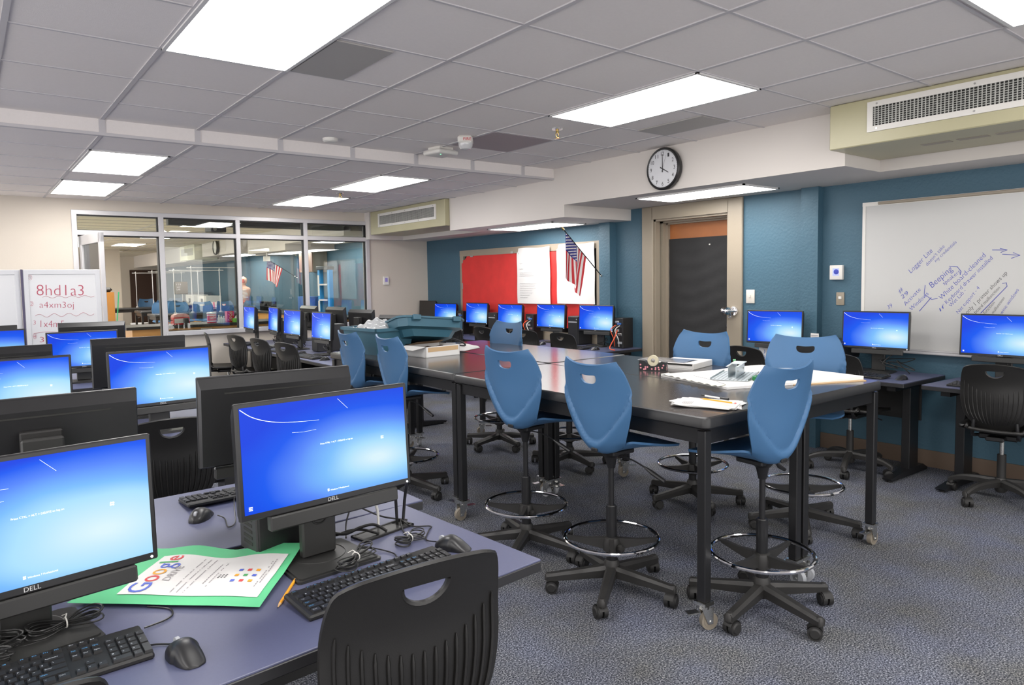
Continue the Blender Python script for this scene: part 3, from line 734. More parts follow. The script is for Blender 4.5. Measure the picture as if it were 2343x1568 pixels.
# --- black task chair ----------------------------------------------------------------
BY = [(0, -.185), (.15, -.215), (.4, -.228), (.7, -.232), (1, -.262)]
BW = [(0, .07), (.05, .108), (.13, .145), (.25, .175), (.45, .192), (.65, .193), (.80, .187), (.90, .177), (.96, .163), (1, .13)]
BZ0, BZ1 = .505, .922
def back_pt(u, v, off=0):
    s = 2*u-1; w = cr(BW, v); y = cr(BY, v)+.045*(s*w/.22)**2
    z = BZ0+(BZ1-BZ0)*v
    return (s*w, y+off, z-.012*(s*s)*(v > .9)*(v-.9)/.1)
mb = MB().grid(back_pt, 30, 44)
def back_setup(o):
    so = o.modifiers.new('s', 'SOLIDIFY'); so.thickness = .011; so.offset = 0
    cu = MB(); pts = [(-.052, .018), (.052, .018)]+[(.052*math.cos(a), -.042*math.sin(a)+.011) for a in [PI*k/14 for k in range(15)]]
    cu.prism(pts, -.12, .12, Matrix.Translation((0, -.25, .868)) @ Matrix.Rotation(PI/2, 4, 'X'))
    c = link('cut', cu.mesh('cut', 'chairblack')); ex = [c]
    bo = o.modifiers.new('b', 'BOOLEAN'); bo.object = c; bo.operation = 'DIFFERENCE'; bo.solver = 'EXACT'
    return ex
back_me = bake(mb.mesh('backrest', 'chairblack'), back_setup)
rb = MB()
for k in range(15):
    s0 = (k-7)/7; pts = []
    v1 = .56+.16*s0*s0
    for j in range(12):
        t_ = j/11; v = .06+.12*abs(s0)**2.5+(v1-.06-.12*abs(s0)**2.5)*t_
        u = .5+.5*s0*(.90)
        pts.append((u, v))
    for off in (-.0085, .0085):
        rb.tube([back_pt(u, v, off) for u, v in pts], .0042, 6, rr=[.002]+[.0045]*10+[.0015])
rib_me = rb.mesh('rib', 'chairblack')
bm_ = bmesh.new(); bm_.from_mesh(back_me); bm_.from_mesh(rib_me); bm_.to_mesh(back_me); bm_.free()
hl = MB()
hp = [(.052, .018), (-.052, .018)]+[(-.052*math.cos(a), -.042*math.sin(a)+.011) for a in [PI*k/14 for k in range(15)]]
hl.tube([(x, cr(BY, (.868+z-BZ0)/(BZ1-BZ0))+.045*(x/.22)**2, .868+z) for x, z in hp], .0065, 6, True)
bm_ = bmesh.new(); bm_.from_mesh(back_me); hm = hl.mesh('hl', 'chairblack'); bm_.from_mesh(hm); bm_.to_mesh(back_me); bm_.free()
edge = [(0, v/40) for v in range(41)]+[(u/16, 1) for u in range(1, 17)]+[(1, 1-v/40) for v in range(1, 41)]+[(1-u/16, 0) for u in range(1, 16)]
el = MB().tube([back_pt(u, v) for u, v in edge], .0062, 6, True)
bm_ = bmesh.new(); bm_.from_mesh(back_me); hm = el.mesh('el', 'chairblack'); bm_.from_mesh(hm); bm_.to_mesh(back_me); bm_.free()
for p in back_me.polygons: p.use_smooth = True
back_me.set_sharp_from_angle(angle=R(50)); back_me.name = 'backrest'
def make_task():
    t = thing('task_chair', 'black chair', 'chair')
    link('backrest', back_me, t)
    def seat(u, v):
        s, q = 2*u-1, 2*v-1
        x = s*.225*(1-.18*max(0, -q)**3); y = q*.22
        k = max(abs(s), abs(q)); z = .492+.012*s*s-.02*max(0, q)**3+.012*max(0, -q)**2
        cx = .06
        if abs(s) > .75 and abs(q) > .75:
            a = (abs(s)-.75)/.25; b = (abs(q)-.75)/.25; m = 1-.22*min(a, b); x *= m; y *= m
        return (x, y, z)
    sm = MB().grid(seat, 20, 20)
    me = bake(sm.mesh('seat', 'chairblack'), lambda o: [setattr(o.modifiers.new('s', 'SOLIDIFY'), 'thickness', .022)] and None)
    for p in me.polygons: p.use_smooth = True
    link('seat', me, t)
    mb = MB().span((-.11, -.13, .425), (.11, .11, .465), bev=.01).span((-.05, -.215, .43), (.05, -.11, .455), bev=.006)
    for s in (-1, 1): mb.tube(spline([(s*.10, -.10, .445), (s*.125, -.18, .455), (s*.12, -.205, .50), (s*.115, -.208, .56)], 5), .011, 8)
    obj('mechanism', mb, 'metalblack', t)
    obj('height_lever', MB().tube(spline([(.10, .02, .44), (.17, .02, .435), (.23, .02, .42)], 4), .0055, 6), 'metalblack', t)
    obj('gas_lift', MB().cyl((0, 0, .29), (0, 0, .43), .0135, n=16), 'zinc', t)
    obj('column_sleeve', MB().cyl((0, 0, .12), (0, 0, .31), .0255, n=20), 'blackm', t)
    star_base(t, .30, True)
    return t
task = make_task()
def place_task(x, y, face, phase, label, group='black task chairs', dz=0):
    r = dup(task, (x, y, 0), R(face), label, group)
    for c in r.children:
        n = c.name.split('.')[0]
        if n == 'base_hub': c.rotation_euler = (0, 0, R(phase-face))
        elif n != 'column_sleeve': c.location.z = dz
    return r
place_task(.70, 1.41, -4, 20, 'black ribbed task chair in the foreground before the right monitor of the front desk', dz=.035)
place_task(-.06, 1.40, 6, 60, 'black task chair of which only the top edge shows at the bottom left corner', dz=.018)
place_task(.70, 3.55, -2, 40, 'black ribbed task chair between the dark monitor backs behind the front desk')
place_task(5.315, 1.63, -84, 160, 'black task chair at the right edge under the wall whiteboard')
place_task(5.315, 2.63, -92, 55, 'black task chair left of the desk end below the whiteboard, half behind a blue stool')
place_task(5.315, 3.40, -95, 30, 'black task chair before the monitor nearest the door switch, its handle hole showing blue')
place_task(5.315, 5.68, -86, 30, 'black task chair nearest the door in the row under the red paper')
place_task(5.315, 6.42, -70, 10, 'black task chair mostly hidden behind the blue stool in front of the red paper')
place_task(5.315, 7.14, -86, 50, 'black task chair in the middle of the row under the red paper')
place_task(5.315, 7.90, -80, 20, 'black task chair at the far end of the row, right of the blue tote lid')
place_task(2.70, 6.86, -78, 20, 'black task chair nearest in the row of three along the window desks')
place_task(2.70, 7.62, -80, 45, 'black task chair in the middle of the row of three along the window desks')
place_task(2.68, 8.38, -78, 30, 'black task chair farthest in the row of three along the window desks')
place_task(2.62, 9.22, -104, 12, 'black task chair pulled out sideways below the window sill', dz=-.02)

# --- tall tables ------------------------------------------------------------------
TH = .919
def make_table(w, l):
    t = thing('tall_table', 'tall table', 'table')
    def rr(x, y, r, n=5):
        pts = []
        for sx, sy, a0 in ((1, 1, 0), (-1, 1, 90), (-1, -1, 180), (1, -1, 270)):
            for k in range(n+1):
                a = R(a0+90*k/n); pts.append((sx*(x-r)+r*math.cos(a), sy*(y-r)+r*math.sin(a)))
        return pts
    mb = MB(); lv = [(w/2-.006, l/2-.006, .869, .03), (w/2, l/2, .875, .035), (w/2, l/2, .907, .035), (w/2-.004, l/2-.004, .915, .033), (w/2-.012, l/2-.012, TH, .03)]
    rings = [[(p[0], p[1], z) for p in rr(x, y, r)] for x, y, z, r in lv]; n = len(rings[0])
    vs = [p for r_ in rings for p in r_]; fs = []
    for k in range(len(rings)-1):
        fs += [(k*n+i, k*n+(i+1) % n, (k+1)*n+(i+1) % n, (k+1)*n+i) for i in range(n)]
    mb.add(vs, fs); mb.add(rings[0], [tuple(range(n))[::-1]])
    ed = obj('edge_band', mb, 'black', t)
    obj('tabletop', MB().add([(p[0], p[1], TH) for p in rings[-1]], [tuple(range(n))]), 'tabletop', t)
    ap = MB(); a, b = w/2-.03, l/2-.03
    ap.span((-a, -b, .80), (-a+.02, b, .862)).span((a-.02, -b, .80), (a, b, .862)).span((-a, -b, .80), (a, -b+.02, .862)).span((-a, b-.02, .80), (a, b, .862))
    obj('apron', ap, 'metalblack', t)
    for sx in (-1, 1):
        for sy in (-1, 1):
            x, y = sx*(w/2-.038), sy*(l/2-.038)
            lg = obj('leg', MB().box((x, y, .4925), (.044, .044, .735), 0, .004), 'metalblack', t)
            an = R(40+37*sx+80*sy); d = Vector((math.cos(an), math.sin(an), 0)); s = Vector((-d.y, d.x, 0)); c = Vector((x, y, 0))+d*.022
            m = MB().span((x-.03, y-.03, .112), (x+.03, y+.03, .125)).cyl((x, y, .095), (x, y, .115), .024, n=14)
            for k in (-1, 1):
                p = [Vector((x, y, 0))-d*.02+s*k*.017+Vector((0, 0, .1)), Vector((x, y, 0))+d*.035+s*k*.017+Vector((0, 0, .1)), c+d*.012+s*k*.017+Vector((0, 0, .028)), c-d*.012+s*k*.017+Vector((0, 0, .028))]
                m.add(p+[q+s*k*.003 for q in p], [(0, 1, 2, 3), (4, 7, 6, 5), (0, 4, 5, 1), (1, 5, 6, 2), (2, 6, 7, 3), (3, 7, 4, 0)])
            m.box(Vector((x, y, .082))-d*.055, (.055, .035, .006), an).cyl(c+s*.024+Vector((0, 0, .038)), c-s*.024+Vector((0, 0, .038)), .006, n=8)
            obj('caster_fork', m, 'zinc', lg)
            wv = c+Vector((0, 0, .038))
            obj('caster_wheel', MB().cyl(wv-s*.012, wv+s*.012, .038, n=24).cyl(wv-s*.014, wv+s*.014, .026, n=20), 'grey' if sx < 0 else 'orangewheel', lg)
    return t
tb = make_table(.785, 1.90)
def table(x, y, label, rz=0, group='tall black tables on casters'): return dup(tb, (x, y, 0), rz, label, group)
table(2.385+.3925, 1.775+.95, 'tall black table at front left of the group with papers and a pencil', PI)
table(3.16+.3925, 1.775+.95, 'tall black table at front right of the group under the large white pad')
table(2.405+.3925, 3.685+.95, 'tall black table at back left of the group with the open carton and tote')
table(3.20+.3925, 3.69+.95, 'tall black table at back right of the group with a reflective empty top')

# --- desks -----------------------------------------------------------------------
DH = .735
def desk(x, y, w, d, rz, label, group=None, panel=True, legs=(-1, 1)):
    """top centre (x, y); user sits at local -Y"""
    t = thing('computer_desk', label, 'desk', (x, y, 0), rz, group)
    obj('desktop', MB().span((-w/2, -d/2, DH-.006), (w/2, d/2, DH), bev=.0015), 'laminate', t)
    obj('edge_band', MB().span((-w/2-.001, -d/2-.001, DH-.034), (w/2+.001, d/2+.001, DH-.005), bev=.003), 'edge', t)
    for s in legs:
        xx = s*(w/2-.12)
        mb = MB().span((xx-.03, -.02, .03), (xx+.03, .12, DH-.034), bev=.004)
        foot = [(-d/2+.05, .012), (-d/2+.03, .028), (.02, .062), (.2, .062), (d/2-.06, .028), (d/2-.05, .012)]
        mb.prism(foot, -.032, .032, Matrix.Translation((xx, 0, 0)) @ Matrix.Rotation(PI/2, 4, 'Z') @ Matrix.Rotation(PI/2, 4, 'X'))
        mb.span((xx-.03, -d/2+.08, DH-.075), (xx+.03, d/2-.08, DH-.034))
        lg = obj('leg', mb, 'metalblack', t)
        obj('foot_glide', MB().cyl((xx, -d/2+.07, 0), (xx, -d/2+.07, .016), .014, n=10).cyl((xx, d/2-.08, 0), (xx, d/2-.08, .016), .014, n=10), 'blackm', lg)
    if panel: obj('modesty_panel', MB().span((-w/2+.08, .13, .40), (w/2-.08, .145, DH-.036), bev=.003), 'blackm', t)
    return t
WG = 'computer desks'
tilt = R(2.0)
desk(.372, 1.715, 1.64, .665, R(4.5), 'front desk with the coloured poster and two keyboards', None)
desk(.40, 2.425, 1.66, .665, R(1.5), 'desk back to back behind the front desk, mouse on its corner', None)
desk(.42, 3.93, 1.60, .665, 0, 'second row desk facing the camera behind the dark monitor backs', None)
desk(.42, 4.61, 1.60, .665, PI, 'desk back to back behind the second row desk', None)
desk(.40, 6.50, 1.60, .665, 0, 'third row desk facing the camera near the rolling whiteboard', None)
desk(.40, 7.18, 1.60, .665, PI, 'desk back to back behind the third row desk', None)
for i, (yy, l) in enumerate(((7.0, 'near desk of the row by the windows, side toward the blue stools'), (8.72, 'far desk of the row by the windows, against the window wall'))):
    desk(3.00, yy, 1.68, .66, -PI/2, l)
for i, (yy, l) in enumerate(((7.0, 'near desk on the back side of the window rows facing the red paper'), (8.72, 'far desk on the back side of the window rows by the glass'))):
    desk(3.68, yy, 1.68, .66, PI/2, l)
for yy, l in ((6.02, 'wall desk nearest the door under the red paper'), (7.72, 'middle wall desk under the red paper'), (9.05, 'far wall desk in the corner under the red paper')):
    desk(5.51, yy, 1.66 if yy < 9 else .98, .66, -PI/2, l)
desk(5.50, 2.97, 1.60, .66, R(-91.5), 'wall desk between the door and the whiteboard with two monitors')
desk(5.47, 1.25, 1.62, .66, R(-93), 'wall desk at the right edge below the whiteboard')

# --- monitors -----------------------------------------------------------------------
MW, MH, ZC = .495, .292, .325
def make_monitor(mscr, w=MW, h=MH, lit=True):
    t = thing('monitor', 'monitor', 'monitor')
    T = Matrix.Translation((0, 0, ZC)) @ Matrix.Rotation(R(-3), 4, 'X')
    a, b = w/2, h/2
    mb = MB().span((-a, 0, -b), (a, .016, b), bev=.003, mx=T)
    v = [(-a+.002, .014, -b+.002), (a-.002, .014, -b+.002), (a-.002, .014, b-.002), (-a+.002, .014, b-.002), (-a+.007, .040, -b+.012), (a-.007, .040, -b+.012), (a-.007, .046, b-.034), (-a+.007, .046, b-.034)]
    mb.add(v, [(4, 5, 6, 7), (0, 1, 5, 4), (1, 2, 6, 5), (2, 3, 7, 6), (3, 0, 4, 7)], T)
    hs = obj('housing', mb, 'black', t)
    s = MB().add([(-a+.011, -.0008, -b+.017), (a-.011, -.0008, -b+.017), (a-.011, -.0008, b-.011), (-a+.011, -.0008, b-.011)], [(0, 1, 2, 3)], T)
    me = s.mesh('screen', mscr); uv = me.uv_layers.new(name='UVMap')
    for lp in me.loops:
        co_ = T.inverted() @ me.vertices[lp.vertex_index].co; uv.data[lp.index].uv = ((co_.x+a-.011)/(w-.022), (co_.z+b-.017)/(h-.028))
    link('screen', me, hs)
    if lit:
        q = lambda u, v2, d=-.0014: T @ Vector((-a+.011+(w-.022)*u, d, -b+.017+(h-.028)*v2))
        st = MB()
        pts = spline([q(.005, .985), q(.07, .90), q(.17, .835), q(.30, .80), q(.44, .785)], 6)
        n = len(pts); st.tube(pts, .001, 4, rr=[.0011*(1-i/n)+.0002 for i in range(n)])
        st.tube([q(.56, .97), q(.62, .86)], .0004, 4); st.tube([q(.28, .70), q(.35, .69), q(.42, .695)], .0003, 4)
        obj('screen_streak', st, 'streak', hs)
        tx = MB(); nn = T.to_3x3() @ Vector((0, -1, 0))
        text(tx, 'Press CTRL + ALT + DELETE to log on', q(.44, .535), q(.64, .535), nn)
        obj('login_text', tx, 'scr_text', hs); tx = MB()
        text(tx, 'Windows 7 Professional', q(.485, .055), q(.60, .055), nn)
        for i in range(4): tx.add([q(.468+.006*(i % 2), .055+.014*(i//2)), q(.473+.006*(i % 2), .055+.014*(i//2)), q(.473+.006*(i % 2), .066+.014*(i//2)), q(.468+.006*(i % 2), .066+.014*(i//2))], [(0, 1, 2, 3)])
        obj('version_text', tx, 'scr_text', hs); tx = MB()
        for i in range(3): tx.add([q(.022, .035+.014*i), q(.042, .035+.014*i), q(.042, .043+.014*i), q(.022, .043+.014*i)], [(0, 1, 2, 3)])
        obj('access_icon', tx, 'scr_text', hs)
        lf = MB()
        for i in range(4):
            x, z = .835+.007*math.cos(i*PI/2+.7), .50+.012*math.sin(i*PI/2+.7); lf.add([q(x, z-.010), q(x+.006, z), q(x, z+.010), q(x-.006, z)], [(0, 1, 2, 3)])
        obj('screen_leaf', lf, 'win_green', hs)
    tx = MB(); text(tx, 'DELL', T @ Vector((-.015, -.0012, -b+.005)), T @ Vector((.015, -.0012, -b+.005)), T.to_3x3() @ Vector((0, -1, 0)))
    obj('logo', tx, 'logo', hs)
    obj('soundbar', MB().span((-a+.075, .0, -b-.040), (a-.075 if not lit else a-.045, .026, -b-.002), bev=.004, mx=T), 'standgrey', hs)
    obj('power_light', MB().cyl(T @ Vector((a-.014, .0, -b+.008)), T @ Vector((a-.014, -.002, -b+.008)), .0028, n=10), 'led', hs)
    obj('vent_slot', MB().span((-a+.075, .040, b-.053), (a-.075, .0475, b-.048), mx=T), 'dark', hs)
    mb = MB().span((-.05, .047, -.06), (.05, .075, .06), bev=.004, mx=T).cyl(T @ Vector((-.05, .085, -.0)), T @ Vector((.05, .085, 0)), .014, n=14)
    obj('mount', mb, 'blackm', hs)
    mb = MB()
    def nk(u, v2): return ((u-.5)*(.085), .085+.02*(1-v2), .012+v2*(ZC+.02))
    mb.span((-.05, .078, .012), (.05, .105, ZC+.03), bev=.005)
    mb.tube([(0.024*math.cos(2*PI*k/18), 0.0775, .125+.024*math.sin(2*PI*k/18)) for k in range(18)], .003, 6, True)
    obj('neck', mb, 'standgrey', t)
    mb = MB(); prof = [(-.115, -.045), (.115, -.045), (.122, -.038), (.112, .16), (.09, .172), (-.09, .172), (-.112, .16), (-.122, -.038)]
    mb.prism(prof, 0, .007).prism([(p[0]*.94, p[1]*.94+.004) for p in prof], .007, .0115)
    mb.torus((0, .095, .012), .075, .0012, 40, 5)
    obj('base', mb, 'standgrey', t)
    return t
mon = make_monitor('screen'); mon_p = make_monitor('screen_pale'); mon_off = make_monitor('off', .40, .30, False)
MG = 'monitors on the desks'
def monitor(x, y, zc, yaw_, label, kind=None, extra=0):
    """(x, y, zc): centre of the front face; yaw_ 0 faces -Y, 90 faces -X"""
    r = dup(kind or mon, (x, y, DH), -R(yaw_), label, MG)
    for c in r.children:
        if c.name.split('.')[0] == 'housing': c.location.z = zc-DH-ZC
    return r
monitor(.755, 1.765, 1.062, -4.0, 'lit monitor at front right of the front desk, whole blue screen facing the camera')
monitor(.085, 1.755, 1.012, -7.5, 'lit monitor cut by the left edge on the front desk, pale screen', mon_p)
def back(x, y, zc, yaw_, label): return monitor(x, y+.048, zc, yaw_, label)
back(.81, 2.275, 1.066, 184, 'dark monitor back right behind the lit front right monitor')
back(.155, 2.335, 1.05, 180, 'dark monitor back at the left edge behind the pale front monitor')
monitor(.80, 3.985, 1.027, -2.2, 'lit monitor of the second row above the ribbed chair back', mon_p)
monitor(.165, 4.05, 1.022, -2, 'lit pale monitor of the second row at the left edge', mon_p)
back(.817, 4.60, 1.053, 187, 'dark monitor back behind the second row lit monitor')
back(.126, 4.47, 1.05, 180, 'dark monitor back at the left edge behind the second row pale monitor')
monitor(.75, 6.53, 1.0, 3, 'lit monitor of the third row in front of the rolling whiteboard')
monitor(.129, 6.53, 1.04, -2, 'lit monitor of the third row at the left edge beside the rolling whiteboard')
back(.875, 6.93, 1.051, 190, 'dark monitor back of the third row in front of the red marker writing')
back(.103, 7.0, 1.05, 180, 'dark monitor back of the third row at the left edge, only a strip showing')
monitor(2.89, 9.18, 1.069, 92.6, 'farthest of four oblique lit monitors by the windows')
monitor(2.965, 8.514, 1.068, 97, 'second farthest of four oblique lit monitors by the windows, narrow in view')
monitor(2.985, 7.948, 1.049, 89, 'second nearest of four oblique lit monitors by the windows')
monitor(2.985, 7.119, 1.045, 89.7, 'nearest of four oblique lit monitors by the windows')
monitor(3.70, 9.15, 1.05, 268, 'farthest dark monitor back above the window desks')
monitor(3.72, 8.33, 1.05, 268, 'dark monitor back second from the far end of the window desks')
monitor(3.72, 7.62, 1.035, 262, 'dark monitor back third from the far end of the window desks')
monitor(3.72, 6.78, .995, 250, 'low dark monitor back right above the blue tote')
monitor(5.68, 9.42, 1.05, 83, 'switched off square monitor at the far left corner of the wall row', mon_off)
monitor(5.63, 8.83, 1.025, 82, 'lit monitor second from left in the wall row under the red paper')
monitor(5.64, 8.04, 1.044, 88, 'lit monitor third from left in the wall row, before the frame end')
monitor(5.62, 7.26, 1.04, 88, 'lit monitor behind the blue stool in the wall row')
monitor(5.60, 6.43, 1.055, 87.4, 'lit monitor second from the door in the wall row under the white sheets')
monitor(5.60, 5.66, 1.056, 84, 'lit monitor nearest the door in the wall row under the red paper')
monitor(5.60, 3.455, 1.052, 80, 'lit monitor nearest the wooden door below the light switch')
monitor(5.56, 2.572, 1.068, 85, 'lit monitor at the left end of the whiteboard above the desk corner')
monitor(5.58, 1.735, 1.067, 86, 'lit monitor cut by the right edge in front of the whiteboard')

# ------------------------------------------------------------------ things on the near desks
def keyboard(near):
    t = thing('keyboard', 'keyboard', 'keyboard')
    mb = MB(); w, d = .442, .134
    T = Matrix.Rotation(R(4.5), 4, 'X')
    mb.span((-w/2, -d/2, .004), (w/2, d/2, .018), bev=.004, mx=T); obj('case', mb, 'blackm', t)
    obj('foot', MB().span((-w/2+.03, d/2-.03, 0), (-w/2+.05, d/2-.018, .016)), 'blackm', t); obj('foot', MB().span((w/2-.05, d/2-.03, 0), (w/2-.03, d/2-.018, .016)), 'blackm', t)
    u = .0190; keys = []          # (x centre, y centre, width, legend)
    x0 = -w/2+.012; ys = [-.051+.0190*i for i in range(5)]+[.052]
    def row(y, items, x=x0, h=.0155):
        for it in items:
            wk, lg = it if isinstance(it, tuple) else (1, it)
            if lg is not None: keys.append((x+wk*u/2, y, wk*u-.0028, h, lg))
            x += wk*u
    row(ys[0], [(1.25, 'Ctrl'), (1.25, '#'), (1.25, 'Alt'), (6.25, ''), (1.25, 'Alt'), (1.25, ''), (1.25, '='), (1.25, 'Ctrl')])
    row(ys[1], [(2.25, 'Shift')]+list('ZXCVBNM,./')+[(2.75, 'Shift')])
    row(ys[2], [(1.75, 'Caps')]+list("ASDFGHJKL;'")+[(2.25, 'Enter')])
    row(ys[3], [(1.5, 'Tab')]+list('QWERTYUIOP[]')+[(1.5, '\\')])
    row(ys[4], list('`1234567890-=')+[(2, 'Backspace')])
    row(ys[5], ['Esc', (1, None)]+['F%d' % i for i in (1, 2, 3, 4)]+[(.5, None)]+['F%d' % i for i in (5, 6, 7, 8)]+[(.5, None)]+['F9', 'F10', 'F11', 'F12'], h=.011)
    xn = x0+15.35*u
    row(ys[0], ['<', 'v', '>'], xn); row(ys[1], [(1, None), '^'], xn)
    row(ys[3], ['Del', 'End', 'PgDn'], xn); row(ys[4], ['Ins', 'Home', 'PgUp'], xn); row(ys[5], ['Prt', 'Scr', 'Brk'], xn, .011)
    xp = x0+18.65*u
    row(ys[0], [(2, '0'), '.'], xp); row(ys[1], list('123'), xp); row(ys[2], list('456'), xp); row(ys[3], list('789'), xp); row(ys[4], ['Num', '/', '*', '-'], xp)
    keys.append((xp+3.5*u, (ys[2]+ys[3])/2, u-.0028, .034, '+')); keys.append((xp+3.5*u, (ys[0]+ys[1])/2, u-.0028, .034, ''))
    def kgeo(m, k):
        a, b, h = k[2]/2, k[3]/2, .0055; vs = [(-a, -b, 0), (a, -b, 0), (a, b, 0), (-a, b, 0), (-a+.0012, -b+.0012, h), (a-.0012, -b+.0012, h), (a-.0012, b-.0006, h), (-a+.0012, b-.0006, h)]
        return m.add([T @ Vector((k[0]+v[0], k[1]+v[1], v[2]+.0178)) for v in vs], [(4, 5, 6, 7), (0, 1, 5, 4), (1, 2, 6, 5), (2, 3, 7, 6), (3, 0, 4, 7)])
    if near:
        for k in keys[:100]: obj('key', kgeo(MB(), k), 'grip', t)
        rest = MB()
        for k in keys[100:]: kgeo(rest, k)
        o = obj('keys', rest, 'grip', t); o['kind'] = 'stuff'
        nn = T.to_3x3() @ Vector((0, 0, 1))
        for fn in (0, 1):
            lg = MB()
            for k in keys:
                blue = k[4] in ('F1', 'F2', 'F3', 'F4', 'F5', 'F6', 'F7', 'F8', 'F9', 'F10', 'F11', 'F12', 'Ins', 'Home', 'PgUp', 'Esc', 'Caps', 'Shift')
                if k[4] in ('', None) or blue != bool(fn): continue
                n = len(k[4]); wl = min(.0032*n*.75, k[2]-.006) if n > 1 else .0032
                p = Vector((k[0]-k[2]/2+.003, k[1]-.001 if k[3] > .012 else k[1]-.0015, .0236))
                text(lg, k[4], T @ p, T @ (p+Vector((wl, 0, 0))), nn, .0038)
            obj('key_legends', lg, 'legend_blue' if fn else 'legend', t)['kind'] = 'stuff'
    else:
        m = MB()
        for k in keys: kgeo(m, k)
        obj('keys', m, 'grip', t)['kind'] = 'stuff'
    return t
kb_near = keyboard(True); kb_far = keyboard(False)
KG = 'computer keyboards'
dup(kb_near, (.797, 1.594, DH), R(5.0), 'near black keyboard in front of the lit front right monitor', KG)
dup(kb_near, (.053, 1.624, DH), R(2.0), 'near black keyboard at the bottom left corner beside the poster', KG)
kbs = [(.79, 2.60, 181, 'black keyboard peeking out behind the lit front right monitor, cord across the mouse'), (.30, 3.78, 0, 'black keyboard glimpsed between second row monitors'), (.36, 6.33, 3, 'black keyboard glimpsed under the third row monitor'),
       (2.79, 6.98, -88, 'black keyboard beside the nearest mouse on the window desks'), (2.79, 7.72, -88, 'black keyboard second along the window desks'), (2.80, 8.46, -92, 'black keyboard third along the window desks'), (2.79, 9.15, -90, 'black keyboard farthest along the window desks'),
       (5.32, 5.72, -92, 'black keyboard nearest the door on the wall row'), (5.33, 6.62, -86, 'black keyboard behind the blue stool in the wall row'), (5.33, 8.25, -84, 'black keyboard farther along the wall row before the red cables'),
       (5.33, 3.42, -95, 'black keyboard under the monitor nearest the door switch'), (5.31, 2.58, -94, 'black keyboard at the desk corner below the whiteboard'), (5.30, 1.72, -92, 'black keyboard half hidden behind the chair at the right edge')]
for x, y, r, l in kbs: dup(kb_far, (x, y, DH), R(r), l, KG)
def mouse_proto():
    t = thing('mouse', 'mouse', 'mouse')
    def f(u, v):
        a = 2*PI*u; y = (v-.5)*.112; w = .031*math.sqrt(max(0, 1-(2*v-1)**2))**.7*(1.0-.10*math.sin(v*PI)*(v > .5)); h = .038*math.sin(PI*min(1, .10+v*.86)**.9)**.75*(.45+.55*math.sin(PI*min(1, v*.9+.1)))
        c, s = math.cos(a), math.sin(a)
        return (w*math.copysign(abs(c)**.8, c), -y, max(.001, h*max(0, s)**.75) if s > 0 else .001)
    obj('body', MB().grid(f, 28, 24), 'black', t, sharp=60)
    obj('scroll_wheel', MB().cyl((-.004, .036, .0255), (.004, .036, .0255), .0085, n=16), 'grey', t)
    return t
ms = mouse_proto()
MG_ = 'computer mice'
def mouse(x, y, r, label, cable=None):
    m = dup(ms, (x, y, DH), R(r), label, MG_)
    if cable:
        inv = (Matrix.Translation((x, y, DH)) @ Matrix.Rotation(R(r), 4, 'Z')).inverted()
        obj('cord', MB().tube([inv @ Vector(p) for p in spline([(*q, DH+.004) if len(q) == 2 else q for q in cable], 7)], .0021, 6), 'cable', m)
    return m
mouse(.20, 3.68, 10, 'black mouse near the second row desk edge behind the monitor backs')
mouse(1.073, 1.668, 28, 'black mouse right of the near keyboard in front of the lit front right monitor', [(1.05, 1.715, DH+.012), (1.045, 1.77), (1.09, 1.83), (1.115, 1.86), (1.07, 1.90), (1.05, 1.93, DH+.02), (1.03, 1.88), (1.01, 1.80)])
mouse(.325, 1.525, 12, 'black mouse near the bottom left, right of the corner keyboard', [(.318, 1.575, DH+.012), (.312, 1.60), (.285, 1.62), (.25, 1.63)])
mouse(.585, 2.425, 140, 'black mouse on the second desk between the two front monitors', [(.625, 2.385, DH+.012), (.64, 2.36), (.625, 2.27), (.655, 2.30), (.70, 2.46), (.73, 2.56, DH+.024)])
for x, y, r, l in ((2.80, 6.62, -85, 'black mouse nearest on the window desks'), (2.86, 7.36, -80, 'black mouse second along the window desks'), (2.85, 8.85, -85, 'black mouse farthest along the window desks'),
                   (5.33, 5.40, -95, 'black mouse nearest the door on the wall row'), (5.35, 6.30, -85, 'black mouse by the dark red tinted keyboard in the wall row'), (5.33, 2.27, -100, 'black mouse on the desk corner below the whiteboard')):
    mouse(x, y, r, l)

def tower(x, y, w, d, h, rz, label, top=True):
    t = thing('computer_tower', label, 'computer', (x, y, DH), rz, 'desktop computers')
    obj('case', MB().span((-w/2, -d/2, .004), (w/2, d/2, h), bev=.004), 'steelgrey', t)
    f = MB().span((-w/2+.004, -d/2-.008, .01), (w/2-.004, -d/2+.001, h-.006), bev=.003); fb = obj('front_bezel', f, 'black', t)
    obj('drive_slot', MB().span((-w/2+.015, -d/2-.0095, h*.78), (w/2-.015, -d/2-.007, h*.82)), 'grey', fb)
    obj('power_button', MB().cyl((w/2-.02, -d/2-.007, h*.9), (w/2-.02, -d/2-.011, h*.9), .007, n=12), 'grey', fb)
    v = MB()
    for i in range(14):
        v.span((-w/2-.001, -d/2+.03, .03+i*(h-.06)/14), (-w/2+.001, d/2-.03, .03+(i+.5)*(h-.06)/14))
    obj('side_vent', v, 'dark', t)
    return t
tower(.70, 2.02, .185, .12, .30, R(4), 'black desktop computer behind the lit front right monitor on the front desk')
for x, y, h, l in ((3.28, 8.78, .30, 'grey desktop computer between the two farthest oblique monitors'), (3.24, 7.52, .30, 'dark desktop computer between the two nearer oblique monitors'), (3.24, 6.62, .30, 'dark desktop computer beside the nearest oblique monitor by the blue stool')):
    tower(x, y, .16, .32, h, -PI/2, l)
for x, y, h, l in ((5.71, 6.03, .33, 'black desktop computer between the two wall row monitors nearest the door'), (5.71, 7.62, .33, 'black desktop computer left of the blue stool in the wall row')): tower(x, y, .17, .22, h, -PI/2, l)
